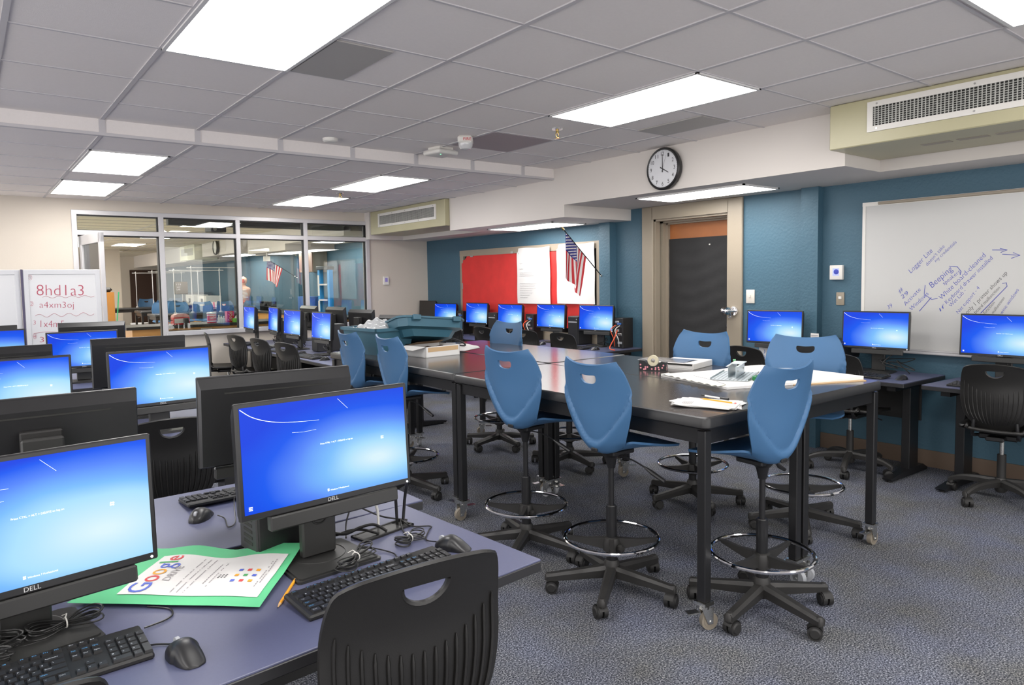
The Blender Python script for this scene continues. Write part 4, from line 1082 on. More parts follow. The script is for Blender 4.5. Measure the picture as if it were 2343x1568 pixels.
def open_rack(x, y, label):
    t = thing('computer_tower', label, 'computer', (x, y, DH), -PI/2, 'desktop computers')
    obj('case', MB().span((-.075, -.14, .004), (.075, .02, .33), bev=.003), 'black', t)
    for i in range(6): obj('port_panel', MB().box((.01+.02*(-1)**i, -.143, .06+.045*i), (.06, .006, .026), 0, .002), ['grey', 'steelgrey', 'zinc'][i % 3], t)
    for c, m in ((-.03, 'orange'), (.0, 'cable'), (.035, 'cablewhite')): obj('cable', MB().tube(spline([(c, -.146, .25), (c-.02, -.20, .20), (c+.02, -.19, .10), (c-.01, -.15, .02)], 6), .005, 6), m, t)
    obj('connector', MB().box((.04, -.16, .27), (.03, .04, .02), 0, .003), 'bookblue', t)
open_rack(5.78, 8.45, 'desktop computer turned with its port side out, second in the wall row'); open_rack(5.78, 6.88, 'desktop computer turned with its cables out beside the blue stool'); open_rack(5.78, 5.36, 'desktop computer at the door end of the wall row with an orange cable')
t = thing('computer_tower', 'wide black computer lying flat between the two monitors left of the whiteboard', 'computer', (5.64, 3.00, DH), -PI/2, 'desktop computers')
obj('case', MB().span((-.20, -.16, .10), (.20, .16, .235), bev=.004), 'black', t); obj('riser', MB().span((-.18, -.14, 0), (-.15, .14, .10)).span((.15, -.14, 0), (.18, .14, .10)).span((-.2, -.15, .09), (.2, .15, .10)), 'blackm', t)
obj('yellow_sticker', MB().span((.03, -.12, .235), (.10, -.05, .237)), 'yellow', t)
t = thing('card_holder', 'small white card standing on the flat black computer by the pilaster', 'card', (5.60, 3.08, DH+.236))
obj('card', MB().box((0, 0, .022), (.004, .07, .044)), 'paper', t); obj('card_print', MB().span((-.004, -.03, .024), (-.0025, .03, .03)).span((-.004, -.03, .012), (-.0025, .03, .016)), 'ink_grey', t)
t = thing('patterned_box', 'blue and white patterned tissue box under the monitor nearest the door', 'box', (5.70, 3.52, DH))
obj('carton', MB().box((0, 0, .065), (.11, .22, .13), .1, .004), 'paper', t)
mb = MB()
for i in range(3):
    for s in range(2): mb.torus((0, 0, 0), .022, .004, 14, 5, Matrix.Translation((-.058, -.07+.07*i, .04+.05*s)) @ Matrix.Rotation(PI/2, 4, 'Y'))
obj('blue_pattern', mb, 'bookblue', t)

# poster with the search company logo and drive letters
def cable_thing(name, pts, r, m, label, cat, k=7):
    return solo(name, MB().tube(spline(pts, k), r, 6), m, label, cat)
t = thing('coloured_poster', 'white printed page with multicoloured letters glued on green paper', 'poster', (.262, 1.928, DH))
E1 = Vector((.147, .186, 0)); E2 = Vector((.263, -.239, 0)); e1 = E1.normalized(); e2 = E2.normalized()
def pz(a, b):
    z = .010+.02*(max(0, a-.55)*max(0, b-.55))*2.2+.007*math.sin(b*5.2+.6)**2*(.3+a)+.002*math.sin(a*4)
    z += .004*max(0, b-.8)*a*5
    return z
def pp(a, b, lift=0):
    p = E1*a+E2*b; return Vector((p.x, p.y, pz(a, b)+lift))
def gf(u, v):
    a = -.18+1.46*u; b = -.16+1.22*v; b += -.10*(1-v)*(1-u)**2*1.2
    return pp(a, b)
def bk(f, nu, nv, th): 
    return MB().grid(f, nu, nv)
obj('green_backing', bk(gf, 24, 24, .001), 'green_paper', t)
obj('page', MB().grid(lambda u, v: pp(u, v, .0016), 20, 24), 'paper', t)
def poster_text(s, a0, a1, b, h, m, name='letter'):
    vs, fs = text_geo(s); x0 = min(v.x for v in vs); x1 = max(v.x for v in vs); mb = MB()
    mb.add([pp(a0+(a1-a0)*(v.x-x0)/(x1-x0), b-(v.y/.7)*h, .0028) for v in vs], fs); obj(name, mb, m, t)
cb, crd, cy_, cg = mat('letter_blue', (.08, .13, .55), .6), mat('letter_red', (.62, .05, .05), .6), mat('letter_yellow', (.80, .36, .02), .6), mat('letter_green', (.06, .34, .10), .6)
a = .03
for ch, w, c in (('G', .215, cb), ('o', .145, crd), ('o', .145, cy_), ('g', .145, cb), ('l', .045, cg), ('e', .135, crd)):
    poster_text(ch, a, a+w, .185, .15, c); a += w+.02
poster_text('DRIVE', .30, .66, .275, .055, 'ink_grey')
rnd = random.Random(3)
for b_, n_, l0 in ((.36, 3, .1), (.405, 3, .12), (.45, 3, .1), (.53, 1, .18), (.57, 1, .2), (.92, 1, .2), (.94, 1, .25)):
    for q in range(n_):
        a0 = .06+q*.3 if n_ > 1 else l0; a1 = a0+.26 if n_ > 1 else l0+.62
        if b_ < .4 and False: continue
        mb = MB(); n = 14
        for i in range(n):
            if rnd.random() < .2: continue
            x = a0+(a1-a0)*i/n; mb.add([pp(x, b_, .0026), pp(x+(a1-a0)/n*.7, b_, .0026), pp(x+(a1-a0)/n*.7, b_+.008, .0026), pp(x, b_+.008, .0026)], [(0, 1, 2, 3)])
        obj('print_line', mb, 'ink_grey', t)
for i in range(3):
    for j in range(3):
        a0, b0 = .30+.13*i, .72+.065*j
        obj('print_icon', MB().add([pp(a0, b0, .0026), pp(a0+.05, b0, .0026), pp(a0+.05, b0+.03, .0026), pp(a0, b0+.03, .0026)], [(0, 1, 2, 3)]), [cb, crd, cy_, cg][(i*2+j) % 4], t)
        a0, b0 = .40+.035*i, .60+.025*j
        obj('print_dot', MB().add([pp(a0, b0, .0026), pp(a0+.018, b0, .0026), pp(a0+.018, b0+.012, .0026), pp(a0, b0+.012, .0026)], [(0, 1, 2, 3)]), 'ink_black', t)
def pencil(p0, p1, label, m='pencil'):
    p0 = Vector(p0); p1 = Vector(p1); d = (p1-p0).normalized(); L = (p1-p0).length
    t = thing('pencil', label, 'pencil', p0); z = Vector((0, 0, .0038))
    obj('barrel', MB().cyl(z+d*.022, z+d*(L-.016), .0037, n=6), m, t)
    obj('sharpened_tip', MB().cyl(z+d*.004, z+d*.022, .001, .0036, n=10), 'wood_raw', t); obj('lead', MB().cyl(z, z+d*.005, .0003, .0011, n=8), 'black', t)
    obj('ferrule', MB().cyl(z+d*(L-.016), z+d*(L-.007), .0038, n=12), 'zinc', t); obj('eraser', MB().cyl(z+d*(L-.007), z+d*L, .0035, n=12), 'pink', t)
pencil((.548, 1.618, DH), (.650, 1.760, DH), 'yellow pencil lying on the front desk between the poster and the keyboard')
t = thing('cable_grommet', 'black rectangular cable port set in the front desk right of the monitor stand', 'cable port', (.985, 1.925, DH), R(12))
obj('rim', MB().span((-.095, -.035, -.0), (.095, -.028, .006)).span((-.095, .028, 0), (.095, .035, .006)).span((-.095, -.035, 0), (-.088, .035, .006)).span((.088, -.035, 0), (.095, .035, .006)), 'blackm', t)
obj('lid', MB().span((-.086, -.027, .001), (.055, .027, .005)), 'standgrey', t); obj('opening', MB().span((.056, -.027, .0005), (.087, .027, .0015)), 'dark', t)
z = DH
cb_ = [([(1.045, 1.945, z+.004), (1.04, 1.94, z+.07), (1.02, 1.91, z+.14), (.99, 1.87, z+.19)], .0048, 'cable', 'thick black cable rising from the desk port behind the monitor'),
       ([(1.06, 1.935, z+.004), (1.065, 1.93, z+.08), (1.05, 1.89, z+.15), (.99, 1.83, z+.18)], .0048, 'cable', 'second thick black cable rising from the desk port'),
       ([(.985, 1.955, z+.006), (.985, 1.96, z+.06), (.955, 1.94, z+.12), (.90, 1.88, z+.18)], .0042, 'cablewhite', 'white cable rising from the desk port'),
       ([(.985, 1.90, z+.008), (.955, 1.925, z+.028), (.91, 1.925, z+.03), (.86, 1.93, z+.02), (.81, 1.97, z+.03)], .0048, 'cable', 'black cable arching from the desk port to the computer'),
       ([(.955, 1.895, z+.008), (.92, 1.925, z+.02), (.88, 1.93, z+.026), (.83, 1.95, z+.018), (.80, 1.98, z+.05)], .0044, 'cable', 'second black cable arching toward the computer'),
       ([(1.09, 1.96, z+.003), (1.02, 2.0, z+.02), (.96, 2.07, z+.05), (.88, 2.12, z+.07), (.83, 2.16, z+.07)], .0030, 'cable', 'thin black cable crossing the gap between the two front desks'),
       ([(.87, 1.94, z+.003), (.90, 2.0, z+.03), (.945, 2.04, z+.09), (.94, 2.0, z+.17)], .0026, 'cable', 'thin black cord hanging behind the front right monitor')]
for p, r, m, l in cb_: cable_thing('cable', p, r, m, l, 'cable')
def bundle(x, y, z, ang, L, W, label, n=4, tie=True):
    t = thing('cable_bundle', label, 'cable', (x, y, z), ang, 'tied cable bundles'); rr_ = random.Random(int(x*1000))
    for i in range(n):
        a, b = L*(.8+.3*rr_.random()), W*(.5+.8*rr_.random()); pts = []
        for k in range(28):
            q = 2*PI*k/28; s = math.sin(q); pts.append((a*math.cos(q), b*s*math.cos(q)*1.6+rr_.uniform(-.001, .001), .004+.004*i+.003*abs(math.cos(q))*i))
        obj('cord_loop', MB().tube(pts, .002, 6, True), 'cable', t)
    if tie:
        obj('twist_tie', MB().torus((0, 0, 0), .011, .0016, 18, 6, Matrix.Translation((0, 0, .012)) @ Matrix.Rotation(PI/2, 4, 'Y')).tube([(0, .0, .023), (.006, .012, .026), (.0, .024, .02)], .0013, 6), 'cablewhite', t)
bundle(1.005, 1.795, DH, R(20), .052, .024, 'tied black cable bundle behind the mouse of the front right monitor')
bundle(.805, 1.735, DH+.014, R(38), .085, .03, 'tied black cable bundle lying on the front right monitor stand')
bundle(.145, 1.805, DH+.014, R(10), .07, .03, 'tied black cable bundle by the pale left monitor stand')
bundle(.02, 1.75, DH+.016, R(70), .05, .04, 'black cable coil without tie on the pale left monitor stand', 5, False)
cable_thing('cable', [(.312, 1.828, z+.003), (.348, 1.785, z+.003), (.350, 1.75, z+.003), (.330, 1.728, z+.003), (.284, 1.712, z+.005)], .0021, 'cable', 'keyboard cord coming from under the green poster at left', 'cable')
cable_thing('cable', [(.86, 1.83, z+.014), (.90, 1.79, z+.006), (.92, 1.74, z+.004), (.905, 1.69, z+.01)], .0021, 'cable', 'keyboard cord behind the near right keyboard', 'cable')
cable_thing('cable', [(5.60, 5.33, z+.2), (5.50, 5.28, z+.12), (5.45, 5.30, z+.02), (5.42, 5.20, z+.006)], .006, 'orange', 'orange network cable dropping at the door end of the wall row', 'cable')
for i, (x, y, l) in enumerate(((5.66, 3.35, 'nearest the door switch'), (5.66, 2.45, 'at the left end of the whiteboard'), (5.67, 5.6, 'nearest the door in the wall row'), (5.67, 6.35, 'second from the door in the wall row'), (3.08, 7.2, 'nearest on the window desks'), (3.08, 8.0, 'second on the window desks'), (3.06, 8.6, 'third on the window desks'))):
    rr_ = random.Random(i); pts = [(x+rr_.uniform(-.06, .05), y+rr_.uniform(-.12, .12), z+.02+abs(rr_.gauss(.05, .04))) for _ in range(9)]
    cable_thing('cable_tangle', [(x+.02, y, z+.17)]+pts+[(x, y-.1, z+.004)], .004, 'cable', 'tangled black cables under the monitor '+l, 'cable')

# ------------------------------------------------------------------ things on the tall tables
TT = TH
t = thing('chart_pad', 'large white sketch pad lying across the right tall table', 'paper pad', (3.5, 2.3, TT))
q = [(3.08, 2.13), (3.90, 1.84), (3.99, 2.80), (3.26, 2.80)]
q = [(3.075, 2.16), (3.89, 1.855), (4.0, 2.55), (3.225, 2.72)]
def padf(z0, inset=0, wave=.006):
    def f(u, v):
        A = Vector(q[0]).lerp(Vector(q[1]), u); B = Vector(q[3]).lerp(Vector(q[2]), u); p = A.lerp(B, v)
        return (p.x-3.5, p.y-2.3, z0+wave*math.sin(u*7+v*2)*(.3+u)*.8+wave*(u*u)*(1-v))
    return f
mb = MB(); g0 = padf(.0, 0, 0); g1 = padf(.013)
n = 24; top = MB().grid(g1, n, 8); mb.v, mb.f, mb.mi = top.v, top.f, top.mi
rim = [(i/n, 0) for i in range(n)]+[(1, j/8) for j in range(8)]+[(1-i/n, 1) for i in range(n)]+[(0, 1-j/8) for j in range(8)]
vs = [g1(*r_) for r_ in rim]+[(g1(*r_)[0], g1(*r_)[1], .0008) for r_ in rim]; m_n = len(rim)
mb.add(vs, [(i, (i+1) % m_n, m_n+(i+1) % m_n, m_n+i) for i in range(m_n)])
obj('sheets', mb, 'paper', t)
obj('backing_card', MB().prism([(p[0]-3.5, p[1]-2.3) for p in [(3.45, 1.995), (3.87, 1.83), (3.90, 1.88), (3.46, 2.05)]], .0, .004), 'kraft', t)
obj('cream_strip', MB().grid(lambda u, v: (3.05+.075*v+.17*u-3.5+.004*math.sin(u*60)*(v < .2), 2.20+.52*u-2.3, .016+.003*math.sin(u*50)), 40, 4), 'cream', t)
mb = MB().tube(spline([(-.38, -.10, .019), (-.30, .05, .021), (-.23, .22, .019)], 6), .0012, 4); obj('pencil_line', mb, 'ink_grey', t)
# robot bracket
t = thing('metal_bracket', 'perforated galvanised metal plate with a channel piece on the large white pad', 'metal bracket', (3.42, 2.35, TT+.018), R(24.0))
mb = MB().span((-.18, -.10, 0), (.20, .10, .002)).span((-.18, -.10, -.0), (.20, -.098, .012)).span((-.18, .098, 0), (.20, .10, .012)); pl = obj('plate', mb, 'galv', t)
hl_ = MB()
for i in range(18):
    for j in range(9): hl_.add([(-.172+i*.021, -.09+j*.021, .0024), (-.164+i*.021, -.09+j*.021, .0024), (-.164+i*.021, -.082+j*.021, .0024), (-.172+i*.021, -.082+j*.021, .0024)], [(0, 1, 2, 3)])
for i in range(18): hl_.add([(-.172+i*.021, -.1004, .003), (-.164+i*.021, -.1004, .003), (-.164+i*.021, -.1004, .009), (-.172+i*.021, -.1004, .009)], [(0, 1, 2, 3)])
o = obj('hole', hl_, 'dark', pl); o['kind'] = 'stuff'
mb = MB().span((-.09, -.022, .002), (.17, -.020, .066)).span((-.09, .020, .002), (.17, .022, .066)).span((-.09, -.022, .002), (.17, .022, .004)).span((-.09, -.034, .064), (.17, -.020, .066)).span((-.09, .020, .064), (.17, .034, .066)).span((.03, -.034, .0655), (.17, .034, .068)); obj('channel', mb, 'galv', t)
for sx in (-.05, .12): obj('bolt', MB().cyl((sx, -.022, .035), (sx, -.028, .035), .006, n=6), 'zinc', t)
t = thing('tape_roll', 'roll of green tape lying on the white pad behind the near right stool', 'tape roll', (3.40, 2.165, TT+.018))
obj('tape_ring', MB().lathe([(.034, 0), (.052, 0), (.052, .020), (.034, .020), (.034, 0)], 36, None, False), 'greentape', t)
t = thing('tape_roll', 'green tape roll standing on edge behind the metal bracket', 'tape roll', (3.66, 2.52, TT+.05))
obj('tape_ring', MB().lathe([(.020, -.008), (.032, -.008), (.032, .008), (.020, .008), (.020, -.008)], 24, Matrix.Rotation(PI/2, 4, 'X') @ Matrix.Rotation(.6, 4, 'Y'), False), 'greentape', t)
# tape dispenser
t = thing('tape_dispenser', 'black tape dispenser covered with pink flowers at the table seam', 'tape dispenser', (3.40, 2.93, TT), R(-62))
prof = [(-.085, 0), (.085, 0), (.085, .055), (.055, .060), (.02, .030), (-.02, .028), (-.05, .062), (-.085, .066)]
obj('body', MB().prism(prof, -.026, .026, Matrix.Rotation(PI/2, 4, 'X')), 'black', t)
obj('tape', MB().lathe([(.014, -.010), (.034, -.010), (.034, .010), (.014, .010), (.014, -.010)], 28, Matrix.Translation((.0, 0, .062)) @ Matrix.Rotation(PI/2, 4, 'X'), False), 'tape', t)
rr_ = random.Random(5); fm = [mat('flower_pink', (.80, .30, .34), .5), mat('flower_pale', (.85, .62, .58), .5)]
for i in range(26):
    x = rr_.uniform(-.075, .078); zz = rr_.uniform(.008, .024 if -.055 < x < .055 else .052); s = 1 if i % 2 else -1
    obj('flower', MB().cyl((x, s*.0262, zz), (x, s*.0268, zz), .0055, n=7), fm[i % 2], t)
for i in range(5): obj('flower', MB().cyl((.0855, -.02+.01*i, .012+.009*(i % 4)), (.0862, -.02+.01*i, .012+.009*(i % 4)), .005, n=7), fm[i % 2], t)
# binder and clear folder
t = thing('ring_binder', 'white ring binder lying behind the flowered tape dispenser', 'binder', (3.70, 2.93, TT), R(14))
obj('cover', MB().span((-.16, -.13, 0), (.14, .13, .003)).span((-.16, -.13, .036), (.14, .13, .039)), 'paper', t); obj('spine', MB().span((-.16, -.135, 0), (.145, -.128, .039), bev=.003), 'ivory', t)
obj('pages', MB().span((-.14, -.12, .004), (.13, .11, .022)), 'paper', t); obj('ring', MB().torus((0, 0, 0), .014, .0015, 16, 6, Matrix.Translation((-.10, -.115, .018)) @ Matrix.Rotation(PI/2, 4, 'Y')), 'brass', t)
solo('clear_folder', MB().grid(lambda u, v: (-.12+.24*u, -.17+.34*v, .001+.004*math.sin(u*4)), 8, 8), mat('clear_film', (.26, .26, .27), .12, spec=.9), 'grey translucent folder lying on the white ring binder', 'folder', loc=(3.66, 3.02, TT+.0395), rot=(0, 0, .2))
# loose papers
t = thing('paper_stack', 'stack of loose white papers at the near corner of the left tall table', 'papers', (2.66, 1.97, TT))
for i in range(7):
    a = .42+.22*math.sin(i*2.1); ca, sa = math.cos(a), math.sin(a)
    def f(u, v, i=i, ca=ca, sa=sa):
        x, y = (u-.5)*.216, (v-.5)*.28; z = .001+.0013*i+.010*max(0, v-.72)**1.5*(i % 3+1)*3*(1-u)+.003*math.sin(u*6)*u
        return (x*ca-y*sa+.004*math.sin(i), x*sa+y*ca+.004*math.cos(i*3), z)
    obj('sheet', MB().grid(f, 10, 10), 'paper', t)
mb = MB()
for i in range(6): mb.span((-.085, .055+.008*i, .0147), (-.03, .058+.008*i, .0150), mx=Matrix.Rotation(.42, 4, 'Z'))
obj('printed_text', mb, 'ink_grey', t)
pencil((2.645, 2.005, TT+.022), (2.66, 1.822, TT+.020), 'yellow pencil with red eraser on the stack of loose white papers')
t = thing('pen', 'white pen with a black cap on the stack of loose white papers', 'pen', (2.72, 2.03, TT+.022))
obj('barrel', MB().cyl((0, 0, .004), (-.01, -.11, .004), .004, n=12), 'paper', t); obj('cap', MB().cyl((-.008, -.09, .005), (-.012, -.135, .005), .0055, n=12).cyl((.0, .0, .004), (.002, .02, .004), .005, n=12), 'black', t)
# far table: carton, tote, bag, papers
t = thing('open_carton', 'open low white carton with a kraft patch on the far tall table', 'box', (2.90, 4.74, TT), R(6))
w, d, h = .33, .26, .082; b = MB()
b.span((-w/2, -d/2, 0), (w/2, d/2, .004)).span((-w/2, -d/2, 0), (w/2, -d/2+.004, h)).span((-w/2, d/2-.004, 0), (w/2, d/2, h)).span((-w/2, -d/2, 0), (-w/2+.004, d/2, h)).span((w/2-.004, -d/2, 0), (w/2, d/2, h)); obj('tray', b, 'paper', t)
obj('kraft_patch', MB().span((-w/2+.02, -d/2-.001, .042), (w/2-.015, -d/2+.001, .076)), 'kraft', t)
obj('flap', MB().add([(-w/2, -d/2, h), (-w/2, d/2, h), (-w/2-.10, d/2-.02, h-.012), (-w/2-.10, -d/2+.03, h-.02)], [(0, 1, 2, 3)]), 'paper', t); obj('flap', MB().add([(-w/2, d/2, h), (w/2, d/2, h), (w/2-.02, d/2-.10, h+.03), (-w/2+.03, d/2-.11, h+.028)], [(0, 1, 2, 3)]), 'kraft', t)
obj('contents', MB().grid(lambda u, v: ((u-.5)*(w-.02), (v-.5)*(d-.02), .055+.012*math.sin(u*14)*math.sin(v*9)), 14, 10), mat('dark_contents', (.05, .02, .015), .6), t)
def bent(name, x, y, w, d, rz, label, z=TT, wv=.006):
    return solo(name, MB().grid(lambda u, v: ((u-.5)*w, (v-.5)*d, .001+wv*(.5+.5*math.sin(u*5+v*7))*(u*u+.1)), 12, 12), 'paper', label, 'papers', loc=(x, y, z), rot=(0, 0, rz))
bent('loose_sheet', 3.32, 4.98, .28, .22, .5, 'white papers spread right of the open carton')
bent('loose_sheet', 3.42, 5.10, .22, .28, 1.1, 'white papers farther right behind the open carton', TT+.001, .02)
t = thing('tote_bin', 'open blue plastic tote bin at the back of the far left tall table', 'bin', (2.70, 5.27, TT), R(4))
w, d, h = .36, .52, .21; b = MB()
def wall(p, q_, r_, s): b.add([p, q_, r_, s], [(0, 1, 2, 3)])
o_ = .03; B0 = [(-w/2+o_, -d/2+o_, 0), (w/2-o_, -d/2+o_, 0), (w/2-o_, d/2-o_, 0), (-w/2+o_, d/2-o_, 0)]; B1 = [(-w/2, -d/2, h), (w/2, -d/2, h), (w/2, d/2, h), (-w/2, d/2, h)]
for i in range(4): wall(B0[i], B0[(i+1) % 4], B1[(i+1) % 4], B1[i])
b.add(B0, [(0, 1, 2, 3)])
obj('tub', b, 'bin', t); obj('rim', MB().span((-w/2-.015, -d/2-.015, h-.02), (-w/2+.005, d/2+.015, h+.004)).span((w/2-.005, -d/2-.015, h-.02), (w/2+.015, d/2+.015, h+.004)).span((-w/2-.015, -d/2-.015, h-.02), (w/2+.015, -d/2+.005, h+.004)).span((-w/2-.015, d/2-.005, h-.02), (w/2+.015, d/2+.015, h+.004)), 'bin', t)
solo('plastic_bag', MB().grid(lambda u, v: ((u-.5)*.30*(1-.2*v), (v-.5)*.44, .02+.075*math.sin(u*PI)*math.sin(v*PI)+.018*math.sin(u*19+v*5)*math.sin(v*23)), 30, 34), 'bagplastic', 'crumpled clear plastic bags sticking out of the blue tote', 'plastic bag', loc=(2.70, 5.27, TT+.18))
# tilted tote lid resting over a black tray
t = thing('black_tray', 'black moulded tray propped under the blue tote lid', 'tray', (2.98, 5.06, TT), R(8))
obj('tray_body', MB().span((-.16, -.12, .06), (.18, .14, .075), bev=.005).span((-.16, -.12, .0), (-.12, .14, .07)).span((.12, -.10, 0), (.16, .10, .07)).span((-.14, .10, 0), (.16, .14, .10), bev=.01), 'black', t)
t = thing('tote_cover', 'upside down blue plastic tote lid tilted on the black tray', 'bin lid', (3.0, 5.04, TT+.10), 0)
Tm = Matrix.Rotation(R(-2), 4, 'Z') @ Matrix.Rotation(R(5), 4, 'Y') @ Matrix.Rotation(R(-14), 4, 'X')
def ring_(w, d, z, c=.06):
    return [(-w/2+c, -d/2, z), (w/2-c, -d/2, z), (w/2, -d/2+c, z), (w/2, d/2-c, z), (w/2-c, d/2, z), (-w/2+c, d/2, z), (-w/2, d/2-c, z), (-w/2, -d/2+c, z)]
lv = [ring_(.44, .26, .0), ring_(.50, .31, .055), ring_(.60, .38, .070), ring_(.61, .39, .135), ring_(.635, .41, .137), ring_(.635, .41, .152), ring_(.60, .38, .150), ring_(.59, .37, .08)]
b = MB(); vs = [p for r_ in lv for p in r_]; b.add(vs, [(k*8+i, k*8+(i+1) % 8, (k+1)*8+(i+1) % 8, (k+1)*8+i) for k in range(7) for i in range(8)], Tm); b.add(lv[0], [tuple(range(8))], Tm); b.add(lv[7], [tuple(range(8))], Tm)
obj('lid_shell', b, 'bin', t, sharp=25)
for x in (-.17, .2): obj('latch', MB().span((x-.035, -.225, .115), (x+.035, -.195, .158), bev=.004, mx=Tm), 'bin', t)
t = thing('wrapped_part', 'grey hoop shaped device in clear plastic wrap behind the open carton', 'device', (3.22, 5.16, TT), R(-20))
obj('hoop', MB().tube(spline([(-.02, 0, .03), (.0, .05, .075), (.10, .06, .085), (.20, .0, .05), (.22, -.03, .02), (.10, -.02, .035), (.0, -.03, .04)], 6, True), .008, 8, True), 'steelgrey', t)
obj('handle', MB().cyl((-.02, 0, .035), (.14, -.02, .03), .022, .018, n=14), 'grey', t)
obj('plastic_wrap', MB().grid(lambda u, v: (-.16+.22*u, -.10+.2*v, .01+.05*math.sin(u*PI)*math.sin(v*PI)+.012*math.sin(u*21)*math.sin(v*17)), 20, 20), 'bagplastic', t)

# ------------------------------------------------------------------ rolling whiteboards and wall things at left
def rolling(x0, x1, y, zt, label, writing):
    t = thing('rolling_whiteboard', label, 'whiteboard', ((x0+x1)/2, y, 0)); c = (x0+x1)/2; a = (x1-x0)/2; zb = .62
    obj('board', MB().span((-a+.04, -.008, zb+.04), (a-.04, .012, zt-.045)), 'wb2', t)
    obj('frame', MB().span((-a, -.015, zb), (-a+.045, .02, zt), bev=.004).span((a-.045, -.015, zb), (a, .02, zt), bev=.004).span((-a, -.0145, zt-.05), (a, .0195, zt), bev=.004).span((-a, -.0145, zb), (a, .0195, zb+.05)), 'greyframe', t)
    obj('side_bumper', MB().span((-a-.018, -.017, zb), (-a, .022, zt+.002)), mat('bumper_purple', (.07, .06, .11), .5), t)
    mb = MB()
    for s in (-1, 1): mb.cyl((s*(a-.06), .035, .05), (s*(a-.06), .035, zb+.2), .018, n=12).span((s*(a-.06)-.02, -.25, .05), (s*(a-.06)+.02, .32, .085), bev=.004)
    st = obj('stand', mb, 'alu', t)
    for s in (-1, 1):
        for yy in (-.22, .29): obj('caster', MB().cyl((s*(a-.06)-.012, yy, .026), (s*(a-.06)+.012, yy, .026), .026, n=16).cyl((s*(a-.06), yy, .03), (s*(a-.06), yy, .06), .008, n=8), 'blackm', st)
    for s_, p, q_, hgt, sh, m in writing:
        mb = MB(); text(mb, s_, (p[0]-c, -.0095, p[1]), (q_[0]-c, -.0095, q_[1]), (0, -1, 0), hgt, off=-.014); obj('handwriting', mb, m, t)
    return t, c
WR = [('8hd1a3', (.584, 1.42), (.979, 1.41), .11, 0, 'ink_red'), ('a4xm3oj', (.601, 1.3), (.887, 1.289), .062, 0, 'ink_red'), ('1x4m5rr', (.60, 1.109), (.863, 1.094), .07, 0, 'ink_red'), ('3', (.586, .962), (.620, .96), .055, 0, 'ink_red'), ('1', (.536, 1.583), (.543, 1.583), .028, 0, 'ink_grey'), ('2', (.53, 1.327), (.546, 1.326), .03, 0, 'ink_red'), ('3', (.543, 1.139), (.562, 1.138), .04, 0, 'ink_red'), ('4', (.537, 1.009), (.557, 1.007), .03, 0, 'ink_red')]
t, c = rolling(.482, 1.131, 8.29, 1.672, 'rolling whiteboard with red handwritten codes in four numbered lines', WR)
def wline(x0, x1, z, amp, n):
    obj('marker_wave', MB().tube([(x0-c+(x1-x0)*i/40, -.0105, z+amp*math.sin(i/40*n*2*PI)) for i in range(41)], .0014, 5), 'ink_red', t)
wline(.631, 1.07, 1.402, .010, 4); wline(.563, 1.06, 1.222, .016, 4); wline(.54, .90, 1.05, .012, .8)
for x, z in ((.54, 1.596), (.538, 1.342), (.55, 1.022)): obj('marker_circle', MB().tube([(x-c+.014*math.cos(q_*PI/8), -.0105, z+.024*math.sin(q_*PI/8)) for q_ in range(16)], .0011, 5, True), 'ink_red', t)
rolling(-.20, .462, 8.33, 1.672, 'blank rolling whiteboard at the left edge', [])

# ------------------------------------------------------------------ the second room behind the glass
bz = 2.53
struct('floor_lab_bounce', MB().span((X0, YW+.13, 0), (XW, Y2, .004)), mat('lab_bounce_floor', (.50, .47, .42), .5, var=.08, vscale=4))  # pale slab added over the carpet to bounce light up to the ceiling
struct('ceiling_lab', MB().span((X0, YW+.12, bz), (XW, Y2, bz+.08)), mat('lab_ceiling', (.66, .62, .50), .9, var=.03))
gm = MB()
for x in [i*U*2+.2 for i in range(-3, 9)]: gm.span((x-.012, YW+.12, bz-.006), (x+.012, Y2, bz+.001))
for j in range(30): gm.span((X0, 10.2+j*.61-.008, bz-.005), (XW, 10.2+j*.61+.008, bz+.001))
struct('trim_12', gm, 'tbar')
struct('wall_lab_end', MB().span((X0, Y2, 0), (XW, Y2+.2, 2.6)), 'beige')
struct('trim_13', MB().span((4.88, 10.6, 2.25), (XW, 13.2, 2.6)).span((4.88, 13.2, 2.13), (XW, 15.4, 2.6)).span((4.88, 16.2, 2.2), (XW, 19.0, 2.6)).span((5.3, 15.4, 2.13), (XW, 16.2, 2.6)).span((4.88, 20.6, 2.13), (XW, Y2, 2.6)).span((5.3, 19.0, 2.13), (XW, 20.6, 2.6)), 'white_wall')
struct('trim_14', MB().span((3.05, 22.6, 0), (3.6, 23.4, bz)), 'beige')
struct('trim_15', MB().span((XW-.1, 14.9, 0), (XW, 15.1, 2.13)).span((XW-.1, 18.4, 0), (XW, 18.7, 2.2)), 'blue_wall')
do = struct('door_3', MB().span((4.72, Y2-.06, 0), (5.55, Y2, 2.05)), 'darkwood')
struct('door_4', MB().span((2.2, Y2-.05, 0), (3.0, Y2, 2.0)), 'oak2')
struct('window_8', MB().span((2.35, Y2-.06, 1.0), (2.55, Y2-.05, 1.9)).span((2.65, Y2-.06, 1.0), (2.85, Y2-.05, 1.9)), 'cream')
def labfix(x, y, l): fixture(x, x+.61, y, y+1.22, bz-.001, l, 'lamp3', 'lab ceiling lights')
labfix(3.05, 12.1, 'lab light panel behind the second window pane, nearest the glass'); labfix(3.05, 15.6, 'lab light panel behind the door opening, second from the glass'); labfix(3.05, 19.2, 'lab light panel behind the door opening, third from the glass'); labfix(3.05, 23.2, 'farthest lab light panel seen through the door opening')
for x, y in ((.6, 12.1), (.6, 16.), (.6, 20.), (-1.8, 12.1), (-1.8, 18.)): fixture(x, x+.61, y, y+1.22, bz-.001, 'lab light panel out of view to the left', 'lamp3', 'lab lights outside the view')
